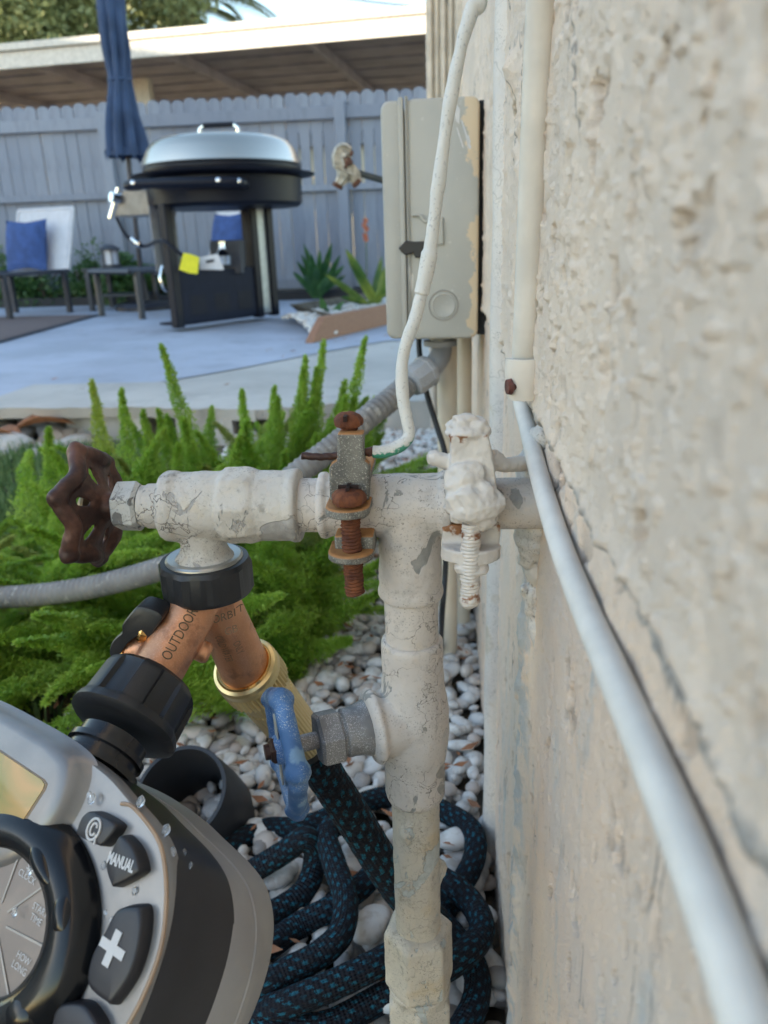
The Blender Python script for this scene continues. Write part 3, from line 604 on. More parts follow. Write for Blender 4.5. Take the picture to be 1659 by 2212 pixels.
t2, R2, q2 = lounge((-1.72, 6.35), math.radians(-38), 1.05, 'white sling lounge chair seen through the griddle cart')
cushion(q2(.06, -.03, .62), .42, .40, .14, R2 @ Matrix.Rotation(-.22, 3, 'X'), 'cushion', 'blue cushion on the chair behind the griddle')
# side table with a lantern
st = thing('side_table', 'low dark slatted side table between the lounge chairs', 'table', (-2.66, 6.45, .1)); sx, sy = -2.66, 6.45
for k in range(6): g = G(); g.box((sx - .20 + k * .08, sy, .425), (.07, .46, .018)); g.build('slat', M_frame, st, bevel=.002)
for a in (-.2, .2):
    for b in (-.2, .2): g = G(); g.box((sx + a, sy + b, .258), (.035, .035, .316)); g.build('leg', M_frame, st, bevel=.002)
g = G(); g.box((sx, sy, .22), (.36, .36, .015)); g.build('lower_shelf', M_frame, st, bevel=.002)
lx, ly = at(242, 575, Y=6.4).x, 6.4; ln = thing('lantern', 'small dark lantern with glass sides on the side table', 'lantern', (lx, ly, .435))
g = G(); g.rev([(0, .075), (.02, .075), (.024, .06)], (lx, ly, .435), (0, 0, 1), 20); g.build('base', M_frame, ln)
g = G(); g.rev([(0, .055), (.11, .055)], (lx, ly, .458), (0, 0, 1), 20); g.build('glass', NT('frosted_glass').set((.6, .62, .68), .25, 0.0), ln)
for k in range(6): a = k * PI / 3; g = G(); g.cyl((lx + .066 * math.cos(a), ly + .066 * math.sin(a), .455), (lx + .066 * math.cos(a), ly + .066 * math.sin(a), .57), .005, 6); g.build('bar', M_frame, ln)
g = G(); g.rev([(0, .082), (.012, .082), (.035, .045), (.045, .02)], (lx, ly, .568), (0, 0, 1), 20); g.build('cap', M_frame, ln)
# outdoor rug
rg = [at(-420, 760, z=.105), at(0, 742, z=.105), at(218, 681, z=.105), at(0, 687, z=.105), at(-400, 692, z=.105)]
t_ = NT('rug_weave'); wv = t_.n('ShaderNodeTexWave', i_Vector=t_.co, i_Scale=9.0, i_Distortion=.5).outputs['Fac']; M_rug = t_.set(t_.mix(t_.ramp(wv, .3, .7), (.17, .125, .115), (.11, .08, .078)), .9, 0.0, t_.noise(120), .4, .003)
cen = sum(rg, Vector()) / 5
g = G(); g.prism([Vector((p.x, p.y, .106)) for p in rg], (0, 0, .007)); rug = g.build('outdoor_rug', simple('rug_border', (.04, .045, .06), .9), smooth=0); tag(rug, 'brown woven outdoor rug with a dark border at the left', 'rug')
g = G(); g.prism([Vector((cen.x + (p.x - cen.x) * .955, cen.y + (p.y - cen.y) * .955, .1135)) for p in rg], (0, 0, .002)); g.build('rug_field', M_rug, rug, smooth=0)

# plants along the fence
M_shrub = leafmat('shrub_leaf', (.05, .12, .03), (.10, .20, .05), 5, .25)
for i, (u, Yp, w_, lb) in enumerate(((195, 7.12, .32, 'low green shrub at the fence between the chair and the lantern'), (330, 7.15, .30, 'low green shrub at the fence behind the griddle legs'), (95, 7.1, .5, 'dark green shrub behind the left lounge chair'), (20, 7.15, .4, 'dark green shrub at the left edge by the fence'), (265, 7.2, .22, 'small green shrub behind the lantern'))):
    p = at(u, 600, Y=Yp); t = thing('shrub', lb, 'shrub', (p.x, Yp, .12), 'shrubs in the bed along the fence')
    g = G(); [g.tube([(p.x, Yp, .12), (p.x + random.uniform(-.1, .1), Yp, .25), (p.x + random.uniform(-.2, .2), Yp, .4)], .006, 5) for _ in range(6)]; g.build('stem', M_bark, t)
    obj('foliage', crown_mesh('foliage', (p.x, Yp, .30), np.array([w_, .2, .19]), 2600, .022, M_shrub, 20 + i, 10), None, t)
def blade(g, base, tip, wd, bow=.1, n_=9, fold=.25):
    base = Vector(base); tip = Vector(tip); d = tip - base; side = d.cross(Vector((0, 1, .2))).normalized(); up = side.cross(d).normalized(); vs = []; fs = []
    for i in range(n_):
        t = i / (n_ - 1); w_ = wd * (.55 + .9 * t) * (1 - t ** 3) if t < 1 else 0; w_ = max(w_, .0005); c = base + d * t + up * (bow * d.length * math.sin(PI * t)) - Vector((0, 0, abs(bow) * d.length * t * t * .4))
        vs += [c - side * w_ / 2 + up * w_ * fold, c, c + side * w_ / 2 + up * w_ * fold]
    for i in range(n_ - 1):
        for k in range(2): a = i * 3 + k; fs.append((a, a + 1, a + 4, a + 3))
    g.add(vs, fs)
M_agave = leafmat('agave_leaf', (.035, .12, .035), (.08, .20, .06), 10, .15); M_aga2 = leafmat('variegated_leaf', (.06, .15, .03), (.26, .34, .06), 6, .2)
def rosette(org, leaves, m, lb, name='agave', cat='plant', wd=.07):
    t = thing(name, lb, cat, org)
    for (u, v, Y_, w_) in leaves:
        g = G(); blade(g, Vector(org) + Vector((random.uniform(-.03, .03), random.uniform(-.03, .03), 0)), at(u, v, Y=Y_), w_, random.uniform(.03, .09)); g.build('leaf', m, t, smooth=60)
    return t
rb = random.Random(2); o1 = at(682, 622, Y=6.75); lv = [(650, 545, 6.7, .06), (655, 522, 6.8, .06), (672, 545, 6.6, .06), (690, 535, 6.7, .06), (717, 520, 6.75, .07), (735, 548, 6.7, .06), (640, 560, 6.7, .06), (745, 570, 6.65, .06), (668, 560, 6.45, .07), (700, 560, 6.45, .07), (632, 585, 6.6, .06), (725, 580, 6.5, .07), (682, 572, 6.4, .07), (655, 590, 6.45, .07), (712, 595, 6.4, .07), (748, 592, 6.6, .05), (690, 540, 6.9, .06), (664, 535, 6.9, .06)]
rosette((o1.x, 6.75, .13), lv, M_agave, 'spiky green agave rosette in front of the fence')
o2 = at(808, 650, Y=5.2); lv = [(746, 535, 5.15, .075), (752, 560, 5.0, .06), (700, 590, 5.1, .05), (840, 560, 5.2, .06), (870, 560, 5.3, .06), (825, 548, 5.4, .06), (735, 640, 5.0, .05), (860, 600, 5.0, .06)]
rosette((o2.x, 5.2, .16), lv, M_aga2, 'broad leaved yellow striped plant in the timber edged bed')
o3 = at(712, 672, Y=4.75); lv = [(692, 640, 4.75, .05), (735, 655, 4.7, .045), (745, 648, 4.9, .04), (700, 662, 4.6, .04)]
rosette((o3.x, 4.75, .12), lv, M_agave, 'small green leaf pair at the pointed end of the bed', wd=.05)
o4 = at(790, 640, Y=6.6); fl = thing('flowering_plant', 'tall stalk with small orange red blossoms by the fence', 'plant', (o4.x, 6.6, .12))
g = G(); g.tube([(o4.x, 6.6, .12), at(792, 560, Y=6.6), at(790, 475, Y=6.6)], .004, 6); g.build('stem', M_shrub, fl)
M_bloom = simple('orange_bloom', (.50, .14, .06), .7)
for (u, v) in ((790, 480), (787, 490), (792, 498), (789, 512), (791, 520)):
    g = G(); c_ = at(u, v, Y=6.58); [g.add([c_, c_ + Vector((math.cos(a) * .022, -.01, math.sin(a) * .022 + .012)), c_ + Vector((math.cos(a + .8) * .022, -.01, math.sin(a + .8) * .022 + .012))], [(0, 1, 2)]) for a in [k * .9 for k in range(7)]]; g.build('blossom', M_bloom, fl, smooth=0)
# timber edging and its pebbles
M_wood = NT('timber'); wv = M_wood.noise(30, 5, vec=M_wood.map((1, 1, 12), (0, 0, .6))); M_wood = M_wood.set(M_wood.mix(M_wood.ramp(wv, .35, .65), (.32, .17, .10), (.24, .12, .075)), .7, 0.0, wv, .3, .002)
b0, b1 = at(690, 738, z=.104), at(1010, 660, z=.104); dd = (b1 - b0).normalized(); nn_ = Vector((-dd.y, dd.x, 0)); Lb = (b1 - b0).length
g = G(); hb_ = .115; g.add([b0 + nn_ * k * .045 + dd * s + Vector((0, 0, z_)) for k in (0, 1) for s, z_ in ((-.07, 0), (Lb, 0), (Lb, hb_), (.07, hb_), (.0, hb_ * .55))], [(0, 1, 2, 3, 4), (9, 8, 7, 6, 5), (0, 5, 6, 1), (1, 6, 7, 2), (2, 7, 8, 3), (3, 8, 9, 4), (4, 9, 5, 0)])
tag(g.build('timber_board', M_wood, smooth=0, bevel=.004), 'reddish brown timber edging board with a slanted end on the patio', 'board')
n = 900; r = np.random.default_rng(15); s_ = r.uniform(.1, 2.6, n); k_ = r.uniform(.06, .75, n) * np.clip(s_ / .8, .15, 1)
pebbles('pebble_bed', b0.x + dd.x * s_ + nn_.x * k_, b0.y + dd.y * s_ + nn_.y * k_, .125 + .05 * np.sin(k_ * 4), r.uniform(.012, .03, n), M_peb, 'white pebbles heaped behind the timber edging board', 6)
g = G(); n_ = 24; g.add([b0 + dd * (i / n_ * 2.5 + .30) + nn_ * (k * .72 * min(1, i / 6) + .05) + Vector((0, 0, .0 + .10 * (k in (1, 2)))) for i in range(n_ + 1) for k in (0, .15, .8, 1)], [(i * 4 + k, i * 4 + k + 1, i * 4 + k + 5, i * 4 + k + 4) for i in range(n_) for k in range(3)]); struct(g.build('bed_soil', M_soil, smooth=0))
# ================= ON THE WALL: electrical box, conduits, cables =================
def box_mat():
    t = NT('box_enamel'); pos = t.n('ShaderNodeSeparateXYZ', i_0=t.co); X = pos.outputs[0]; Z = pos.outputs[2]
    c = t.mix(t.ramp(t.noise(9, 4), .35, .65), (.43, .42, .385), (.38, .375, .35))
    edge = t.math('ADD', t.math('ADD', t.ramp(X, .004, .036), t.math('SUBTRACT', t.math('MULTIPLY', t.math('ABSOLUTE', t.math('SUBTRACT', Z, .585)), 2.6), .17)), t.math('MULTIPLY', t.math('SUBTRACT', t.noise(26, 6, .65), .5), 2.6))
    c = t.mix(t.ramp(edge, .80, .86), c, (.62, .50, .35)); c = t.mix(t.ramp(edge, .66, .72) if False else t.math('MULTIPLY', t.ramp(t.noise(50, 3, .5, t.map((1, 1, .25))), .70, .73), 1.0), c, (.60, .59, .56))
    c = t.mix(t.math('MULTIPLY', t.ramp(t.noise(160, 3), .66, .72), .5), c, (.55, .54, .5))
    return t.set(c, .5, 0.0, t.noise(500, 3), .12, .0004)
M_box = box_mat(); M_tan = simple('tan_pvc', (.60, .53, .43), .55, var=.08, vs=15); M_gpvc = simple('grey_pvc', (.27, .28, .30), .5, var=.1, vs=20, bump=.2)
eb = thing('electrical_box', 'weathered grey beige outdoor electrical box on the stucco wall', 'electrical box', (.0, .93, .47))
def rrect(x0, x1, z0, z1, r, y, n=6):
    P = []
    for (cx, cz, a0) in ((x1 - r, z1 - r, 0), (x0 + r, z1 - r, PI / 2), (x0 + r, z0 + r, PI), (x1 - r, z0 + r, 1.5 * PI)):
        for k in range(n + 1): a = a0 + PI / 2 * k / n; P.append(Vector((cx + r * math.cos(a), y, cz + r * math.sin(a))))
    return P
def rbox(g, x0, x1, z0, z1, r, y0, y1, e=.0025):
    g.loft([rrect(x0 + e, x1 - e, z0 + e, z1 - e, r, y0), rrect(x0 + e * .3, x1 - e * .3, z0 + e * .3, z1 - e * .3, r, y0 + e * .3), rrect(x0, x1, z0, z1, r, y0 + e), rrect(x0, x1, z0, z1, r, y1)])
bxl, bxr, bz0, bz1, by = -.0645, .0360, .4655, .7045, .87
g = G(); rbox(g, -.0400, bxr, bz0, bz1, .009, by, by + .15); g.build('enclosure', M_box, eb, smooth=50)
g = G(); rbox(g, bxl, -.0408, bz0 + .001, bz1 - .001, .009, by - .0005, by + .15); cv = g.build('cover', M_box, eb, smooth=50)
g = G(); rbox(g, -.0465, -.0415, bz0 + .001, bz1 + .0015, .0015, by - .0030, by + .01, .0008); g.build('cover_lip', M_box, cv, smooth=40)
g = G(); rbox(g, -.0398, -.0368, bz0 + .001, bz1 + .0025, .001, by - .0024, by + .01, .0008); g.build('seam_rib', M_box, eb, smooth=40)
q_ = lambda pts, dy: [at(u, v, Y=by + dy) for u, v in pts]
g = G(); g.prism(q_([(888, 462), (912, 462), (919, 474), (938, 475), (938, 468), (956, 468), (958, 528), (900, 527), (908, 514), (936, 514), (937, 482), (914, 481), (905, 467), (888, 467)], -.0035), (0, .008, 0)); g.build('latch', M_box, eb, smooth=30, bevel=.0006)
g = G(); g.prism(q_([(860, 536), (876, 520), (893, 522), (917, 521), (916, 556), (897, 557), (891, 545), (876, 552), (868, 545)], -.0065), (0, .006, 0)); g.build('seal_tab', simple('black_plastic', (.015, .015, .02), .4), eb, smooth=30, bevel=.001)
kc = at(958, 660, Y=by)
for r_ in (.0158, .0116):
    g = G(); P = [kc + Vector((math.cos(a) * r_, -.0002, math.sin(a) * r_)) for a in np.linspace(0, 2 * PI, 49)]; g.tube(P, .0007, 6, cap=False); g.build('knockout_ring', simple('ring_shadow', (.26, .25, .23), .5), eb)
g = G(); g.rev([(0, .0138), (.0008, .0134), (.0011, .012), (.0006, .011), (.0004, .0)], kc, (0, -1, 0), 40, cap=False); g.build('knockout', M_box, eb)
g = G(); g.box((.0402, by + .09, (bz0 + bz1) / 2), (.0085, .15, bz1 - bz0 - .004)); g.build('gap_strip', simple('gap_black', (.012, .013, .016), .7), eb)  # black strip stands in for the dark gap between box and wall
M_smear = simple('white_smear', (.66, .66, .67), .55)
for sm in ([(968, 222), (985, 214), (1004, 236), (1002, 268), (992, 262), (984, 240)], [(1006, 258), (1012, 262), (1038, 318), (1033, 324)], [(992, 275), (997, 276), (1016, 320), (1011, 318)], [(1022, 300), (1030, 290), (1036, 306), (1028, 322)]):
    g = G(); sm = [(968 + (u - 968) * .72, v) for u, v in sm]; g.prism(q_(sm, -.0006), (0, .0008, 0)); g.build('paint_smear', M_smear, eb, smooth=0)
# painted-over conduit strip between box and clip
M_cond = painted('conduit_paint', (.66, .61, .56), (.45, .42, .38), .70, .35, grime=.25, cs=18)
g = G(); P = [Vector((.0490, .60 + .004 * math.sin(z * 9), z)) for z in np.linspace(-.01, 2.4, 50)]; g.tube(P, lambda t, L: .0150 + .0006 * math.sin(L * 40), 24)
tag(g.build('wall_conduit', M_cond), 'half buried painted conduit between electrical box and white cable', 'conduit')
# white vertical cable sleeve, clip and the pale cable running toward the viewer
M_white = simple('white_sleeve', (.68, .63, .565), .5, var=.09, vs=35, bump=.3, bscale=120); M_wc = simple('white_cable', (.68, .64, .585), .5, var=.07, vs=60, Specular_IOR_Level=.25)
def onwall(u, v, x): return at(u, v, x=x)
sl_ = [onwall(u, v, .0372) for u, v in ((1196, -330), (1172, -10), (1158, 260), (1146, 520), (1138, 700), (1132, 800))]
g = G(); g.tube(crom(sl_, 8), .0061, 24); tag(g.build('cable_sleeve', M_white), 'white vertical cable sleeve on the wall ending at the nail clip', 'conduit')
cbp = [onwall(u, v, .0395) for u, v in ((1131, 800), (1132, 860), (1140, 925), (1158, 1000), (1183, 1090), (1217, 1195), (1262, 1310), (1318, 1440), (1383, 1590), (1455, 1760), (1532, 1960), (1612, 2190), (1700, 2480))]
cbp[0].x = cbp[1].x = .0378
g = G(); g.tube(crom(cbp, 10), .0041, 24); tag(g.build('wall_cable', M_wc), 'smooth white cable running along the wall toward the viewer', 'cable')
cl = thing('cable_clip', 'white plastic nail clip holding the cable on the wall', 'clip', tuple(onwall(1140, 830, .038)))
g = G(); yc = onwall(1140, 830, .038).y; z0 = onwall(1140, 862, .036).z; z1 = onwall(1142, 788, .036).z
g.loft([[Vector((.0362 + .0090 * math.cos(a) * s_, yc - .0088 * math.sin(a) * s_ * .9, z)) for a in np.linspace(-.3, PI + .3, 14)] + [Vector((.0370 + .0062 * math.cos(a), yc - .0062 * math.sin(a) * .8, z)) for a in np.linspace(PI + .3, -.3, 14)] for z, s_ in ((z0 - .004, .78), (z0, .92), (z1 - .004, 1.0), (z1, .96))])
g.build('clip_body', simple('clip_plastic', (.62, .57, .51), .4), cl, smooth=40, bevel=.0004)
p = onwall(1110, 832, .0315); g = G(); g.rev([(0, .0034), (.002, .0038), (.003, .0020), (.014, .0018)], p + Vector((-.0035, -.004, 0)), (1, .25, 0), 14); g.build('nail', rusty('nail_rust', (.06, .02, .015), (.14, .04, .03), .5), cl)

# pale drop pipes below the box
for i, (u, Y_, r_, lb) in enumerate(((966, .955, .0125, 'cream vertical conduit below the electrical box, left one'), (1003, 1.04, .0100, 'cream vertical conduit below the electrical box, next to the wall'))):
    p = at(u, 840, Y=Y_); g = G(); g.cyl((p.x, Y_, -.01), (p.x, Y_, .47), r_, 24); tag(g.build('drop_pipe', M_tan), lb, 'conduit')
# grey elbow and flexible conduit
ec = thing('flexible_conduit', 'ribbed grey flexible conduit sweeping left from the electrical box', 'conduit', tuple(at(910, 800, Y=.9)))
E0 = at(951, 735, Y=.93); E = [E0 + Vector((0, 0, .004)), at(953, 760, Y=.925), at(940, 786, Y=.91), at(915, 806, Y=.90), at(890, 822, Y=.89)]
g = G(); g.tube(crom(E, 6), .0125, 24); g.rev([(0, .020), (.006, .020)], E0, (0, 0, -1), 24); g.build('elbow', M_gpvc, ec, smooth=50)
a_, b_ = at(928, 797, Y=.905), at(872, 838, Y=.88); dcf = (b_ - a_).normalized()
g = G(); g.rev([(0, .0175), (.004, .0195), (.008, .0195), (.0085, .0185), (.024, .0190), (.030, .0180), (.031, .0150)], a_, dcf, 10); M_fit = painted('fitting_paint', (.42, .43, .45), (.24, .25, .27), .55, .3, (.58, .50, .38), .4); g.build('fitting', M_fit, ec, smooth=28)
fp = [at(878, 833, Y=.885), at(845, 862, Y=.86), at(790, 905, Y=.83), at(720, 965, Y=.80), at(640, 1025, Y=.78), at(560, 1095, Y=.77), at(470, 1172, Y=.765), at(400, 1210, Y=.77), at(300, 1243, Y=.78), at(200, 1268, Y=.79), at(100, 1283, Y=.80), at(0, 1290, Y=.81), at(-150, 1290, Y=.82), at(-400, 1270, Y=.84)]
def flexmat():
    t = NT('flex_conduit'); u = t.n('ShaderNodeTexCoord').outputs['UV']; s = t.n('ShaderNodeSeparateXYZ', i_0=u); 
    c = t.mix(t.ramp(t.noise(30, 4), .35, .65), (.22, .215, .21), (.17, .165, .165)); c = t.mix(t.math('MULTIPLY', t.ramp(t.noise(90, 4), .58, .66), .6), c, (.42, .41, .38)); return t.set(c, .6, 0.0, t.noise(400, 3), .2, .0004)
def ribbed(L, th): return 1 + .035 * (1 if (L * 1000 / 7.0) % 1 < .5 else -1) * min(1, .4 + .6 * math.sin(th) ** 2)
g = G(); pth = crom(fp, 44); g.tube(pth, .0133, 20, fn=lambda L, th: 1 + .045 * math.sin(2 * PI * L / .0075 + .4 * math.sin(th))); g.build('flex_tube', flexmat(), ec, smooth=60)
# black cable under the box
bp = [at(905, 730, Y=.95), at(907, 770, Y=.94), at(922, 850, Y=.92), at(945, 925, Y=.90), at(962, 985, Y=.88), at(966, 1080, Y=.86), at(962, 1230, Y=.85), at(955, 1330, Y=.84), at(952, 1420, z=.0)]
g = G(); g.tube(crom(bp, 8), .0034, 10); tag(g.build('black_cable', simple('cable_black', (.012, .014, .018), .5)), 'thin black cable hanging from under the electrical box', 'cable')

# dried stalk sticking out beyond the box
tw = thing('dried_stalk', 'curled grey dried leaf on a dark stem left of the box', 'plant', tuple(at(800, 385, Y=1.7)))
g = G(); g.tube([at(900, 418, Y=1.68), at(826, 389, Y=1.7), at(774, 374, Y=1.7)], .0065, 10); g.build('stem', simple('stem_dark', (.03, .04, .045), .6), tw)
M_hk = simple('dried_husk', (.42, .40, .35), .8, var=.4, vs=90, bump=.5, bscale=200, bd=.002); M_hb = simple('husk_brown', (.10, .045, .03), .8, var=.4, vs=90)
g = G(); Y_ = 1.7
g.tube(crom([at(758, 328, Y=Y_), at(742, 326, Y=Y_), at(737, 345, Y=Y_), at(742, 365, Y=Y_), at(738, 388, Y=Y_)], 6), lambda t, L: .008 + .012 * math.sin(PI * t), 12, fn=lambda L, th: 1 + .25 * math.sin(th * 5)); g.tube(crom([at(745, 372, Y=Y_ - .01), at(740, 385, Y=Y_ - .01), at(727, 403, Y=Y_ - .01)], 6), lambda t, L: .018 * (1 - .7 * t), 12, fn=lambda L, th: 1 + .2 * math.sin(th * 6 + L * 80))
g.tube(crom([at(748, 365, Y=Y_), at(765, 378, Y=Y_), at(770, 395, Y=Y_)], 6), lambda t, L: .017 * (1 - .4 * t), 12, fn=lambda L, th: 1 + .2 * math.sin(th * 4)); g.build('husk', M_hk, tw)
for pts_, rr_ in (([(745, 352), (750, 350), (754, 358)], .011), ([(730, 396), (726, 405)], .010), ([(768, 392), (774, 399)], .009), ([(757, 330), (762, 332)], .005)):
    g = G(); g.tube([at(u, v, Y=Y_ - .012) for u, v in pts_], rr_, 9, fn=lambda L, th: 1 + .3 * math.sin(th * 3)); g.build('husk_tip', M_hb, tw)

# ================= THE PLUMBING =================
YP = .34; XR = -.0172; ZC = at(700, 1091, Y=YP).z
ux_ = lambda u, v=1091: at(u, v, Y=YP).x
zv_ = lambda v, u=890: at(u, v, Y=YP).z
def rpx(n, u, v): return px(n, at(u, v, Y=YP)) / 2
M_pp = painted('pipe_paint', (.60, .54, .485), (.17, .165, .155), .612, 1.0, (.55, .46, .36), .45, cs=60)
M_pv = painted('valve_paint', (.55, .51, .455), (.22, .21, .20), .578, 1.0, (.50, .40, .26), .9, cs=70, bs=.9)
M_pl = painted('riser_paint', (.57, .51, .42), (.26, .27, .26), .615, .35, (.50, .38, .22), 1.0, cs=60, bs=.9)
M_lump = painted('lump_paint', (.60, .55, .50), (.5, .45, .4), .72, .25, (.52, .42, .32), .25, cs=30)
wp = thing('water_pipe', 'cream painted iron riser pipe with a tee entering the wall', 'pipe', (XR, YP, 0))
vd = Vector((-.91, -.39, -.02)).normalized(); VC = Vector((XR, YP, zv_(1546)))
def sweep(g, prof, a, d, seg=40, fn=None): g.rev(prof, a, d, seg, fn=fn)
g = G(); xl, xt = ux_(700), ux_(958)
sweep(g, [(0, .0152), (.0012, .0160), (.0035, .0160), (.0045, .0147), (.030, .0146), (.050, .0146), (.0565, .0146), (.0575, .0158), (.061, .0158), (.0620, .0145)], (xl - .002, YP, ZC), (1, 0, 0))
zb = zv_(1287); sweep(g, [(0, .0148), (ZC - zb - .007, .0151), (ZC - zb - .004, .0160), (ZC - zb - .0010, .0158), (ZC - zb, .0150)], (XR, YP, ZC), (0, 0, -1))
g.build('tee', M_pp, wp, remesh=.0010, rs=4, disp=[(.012, .0012), (.0030, .0004)])
g = G(); g.cyl((xt - .01, YP, ZC), (.052, YP, ZC + .0005), .0120, 36); g.build('wall_nipple', M_pp, wp)
g = G(); g.cyl((XR, YP, zb + .003), (XR, YP, zv_(1395)), .01325, 40); g.build('upper_pipe', M_pp, wp, disp=[(.01, .0005)])
# lower fitting with the side valve boss
g = G(); zt = zv_(1378); L = zt - zv_(1716)
sweep(g, [(0, .0146), (.0015, .0156), (.010, .0158), (.018, .0156), (.028, .0165), (.040, .0182), (.055, .0185), (.066, .0172), (.072, .0158), (L - .003, .0160), (L, .0150)], (XR, YP, zt), (0, 0, -1))
sweep(g, [(0, .017), (.012, .0170), (.0190, .0172), (.0205, .0196), (.0225, .0198), (.0245, .0175), (.0255, .014)], VC, vd)
g.build('valve_body', M_pp, wp, remesh=.0011, rs=5, disp=[(.012, .0012), (.004, .0004)])
g = G(); g.rev([(0, .01295), (.30, .01295)], (XR, YP, zv_(1712)), (0, 0, -1), 44); 
for (v_, a_, s_) in ((1765, -1.9, .0042), (1885, .2, .0045), (1900, .35, .003)):
    c_ = Vector((XR + .0125 * math.cos(a_), YP + .0125 * math.sin(a_), zv_(v_))); b = bmesh.new(); bmesh.ops.create_icosphere(b, subdivisions=3, radius=1); g.add([c_ + Vector((q.co.x * s_, q.co.y * s_, q.co.z * s_ * 1.5)) * (1 + .5 * mnoise.noise(q.co * 2)) for q in b.verts], [tuple(x.index for x in f.verts) for f in b.faces]); b.free()
g.build('riser', M_pl, wp, remesh=.0012, rs=3, disp=[(.01, .0009)])
# union nuts at the bottom
g = G(); zt = zv_(1995); zm = zv_(2118)
sweep(g, [(0, .0150), (.0015, .0185), (.004, .0205), (zt - zm - .004, .0210), (zt - zm, .0190)], (XR, YP, zt), (0, 0, -1), 96, hexr(6, .25)); g.build('union_nut', M_pl, wp, remesh=.0011, rs=3, disp=[(.008, .0007)])
g = G(); sweep(g, [(0, .0185), (.003, .0185), (.0032, .0178), (.008, .0178), (.0082, .0200), (.011, .0207), (.045, .0207), (.05, .018), (.0502, .0132), (.2, .0132)], (XR, YP, zm + .001), (0, 0, -1), 96, lambda t, th, r: hexr(6, .55)(t, th, r) if .008 < t < .0501 else r); g.build('lower_union', M_pl, wp, remesh=.0012, rs=2, disp=[(.008, .0007)])
# plaster and paint lump where the pipe enters the wall
g = G()
def ell(g, c, s, nzs=.35, sub=3, sc=1.4):
    b = bmesh.new(); bmesh.ops.create_icosphere(b, subdivisions=sub, radius=1); o_ = Vector(c) * 100
    g.add([Vector(c) + Vector((q.co.x * s[0], q.co.y * s[1], q.co.z * s[2])) * (1 + nzs * mnoise.noise(q.co * sc + o_)) for q in b.verts], [tuple(x.index for x in f.verts) for f in b.faces]); b.free()
for (u, v, s) in ((1150, 1020, (.010, .012, .013)), (1158, 1070, (.011, .015, .016)), (1162, 1120, (.012, .016, .016)), (1160, 1165, (.012, .013, .014)), (1145, 1195, (.007, .010, .007)), (1166, 1230, (.008, .010, .012)), (1160, 1290, (.007, .009, .012)), (1168, 1350, (.006, .009, .014)), (1172, 1420, (.0055, .009, .014)), (1128, 1275, (.002, .004, .003)), (1172, 960, (.007, .010, .012))):
    p = at(u, v, Y=.352); ell(g, (p.x + .001, p.y, p.z), s, .45)
g.build('paint_lump', M_lump, wp, remesh=.0009, rs=2, disp=[(.006, .0022), (.0022, .0007)])

# shut-off valve on the riser (blue wheel)
def threaded(g, a, b, r, pitch=.0014, seg=20, depth=.10):
    a = Vector(a); b = Vector(b); n = int((b - a).length / pitch * 5); P = [(i * (b - a).length / n, r) for i in range(n + 1)]
    g.rev(P, a, b - a, seg, fn=lambda t, th, rr: rr * (1 + depth * math.sin(2 * PI * t / pitch - th) + .05 * math.sin(t * 900 + th * 3)))
def wheel(name, c, d, R_, n, m, parent, dish, tube_r, lobe, slot=.55, ph=0, web=.0022, knob=.0055, vox=.00085, outw=0.0):
    """cast handwheel: lobed rim, dished slotted web, hub; d points away from the valve"""
    c = Vector(c); d = nz(d); e = (Vector((0, 0, 1)) - d * d.z).normalized(); f = d.cross(e); g = G()
    pt = lambda r, th, z: c + (e * math.cos(th) + f * math.sin(th)) * r + d * z
    K = 120; P = [pt(R_ * (1 + lobe * math.cos(n * th + ph)) - tube_r, th, outw * math.cos(n * th + ph)) for th in [2 * PI * k / K for k in range(K + 1)]]
    g.tube(P, tube_r, 12, cap=True, fn=lambda L, th: 1)
    for k in range(n):
        th = (2 * PI * k - ph) / n; a = pt(R_ * (1 - .10), th, outw); b = pt(R_ * 1.06, th, outw * 1.6); g.rev([(0, knob), ((b - a).length * .55, knob), ((b - a).length, knob * .72), ((b - a).length + knob * .4, knob * .3)], a, b - a, 14)
    for k in range(n):           # spokes between the slots
        th = (2 * PI * (k + .5) - ph) / n; hw = PI / n * 1.03; rings = []
        for i in range(9):
            t = i / 8; r_ = R_ * (.16 + .74 * t); z = -dish * (1 - t) ** 1.3; w_ = hw * (1.0 if t < .34 or t > .72 else 1 - .30 * slot)
            rings.append([pt(r_, th - w_, z - web / 2), pt(r_, th, z - web / 2 - .0004), pt(r_, th + w_, z - web / 2), pt(r_, th + w_, z + web / 2), pt(r_, th, z + web / 2 + .0004), pt(r_, th - w_, z + web / 2)])
        g.loft(rings)
    g.rev([(-dish - .0065, R_ * .20), (-dish + .003, R_ * .25), (-dish + .006, R_ * .22)], c, d, 24)
    return g.build(name, m, parent, remesh=vox, rs=4, disp=[(.005, .0006)])
def frost(name, base, speck=(.62, .62, .60), amount=.60, met=0.0, rough=.55, under=None):
    t = NT(name); c = t.mix(t.ramp(t.noise(60, 5), .35, .65), base, tuple(min(1, x * 1.5 + .02) for x in base))
    nrm = t.n('ShaderNodeNewGeometry').outputs['Normal']; upz = t.n('ShaderNodeSeparateXYZ', i_0=nrm).outputs[0]
    if under: c = t.mix(t.ramp(t.noise(70, 4), .58, .66), c, under)
    sp = t.math('MULTIPLY', t.ramp(t.noise(1900, 2, .6), amount - .02, amount + .05), t.ramp(t.noise(60, 3), .38, .55))
    c = t.mix(sp, c, speck); return t.set(c, rough, met, t.noise(500, 4), .35, .0004)
M_blueP = frost('blue_paint', (.045, .12, .27), (.55, .57, .55), .60, under=(.16, .27, .40)); M_galv = frost('speckled_metal', (.17, .165, .165), (.60, .60, .60), .59, .35, .5)
M_rust = rusty('rust'); M_rustdark = rusty('dark_rust', (.040, .020, .017), (.13, .060, .042), .5, .35, 70, .6)
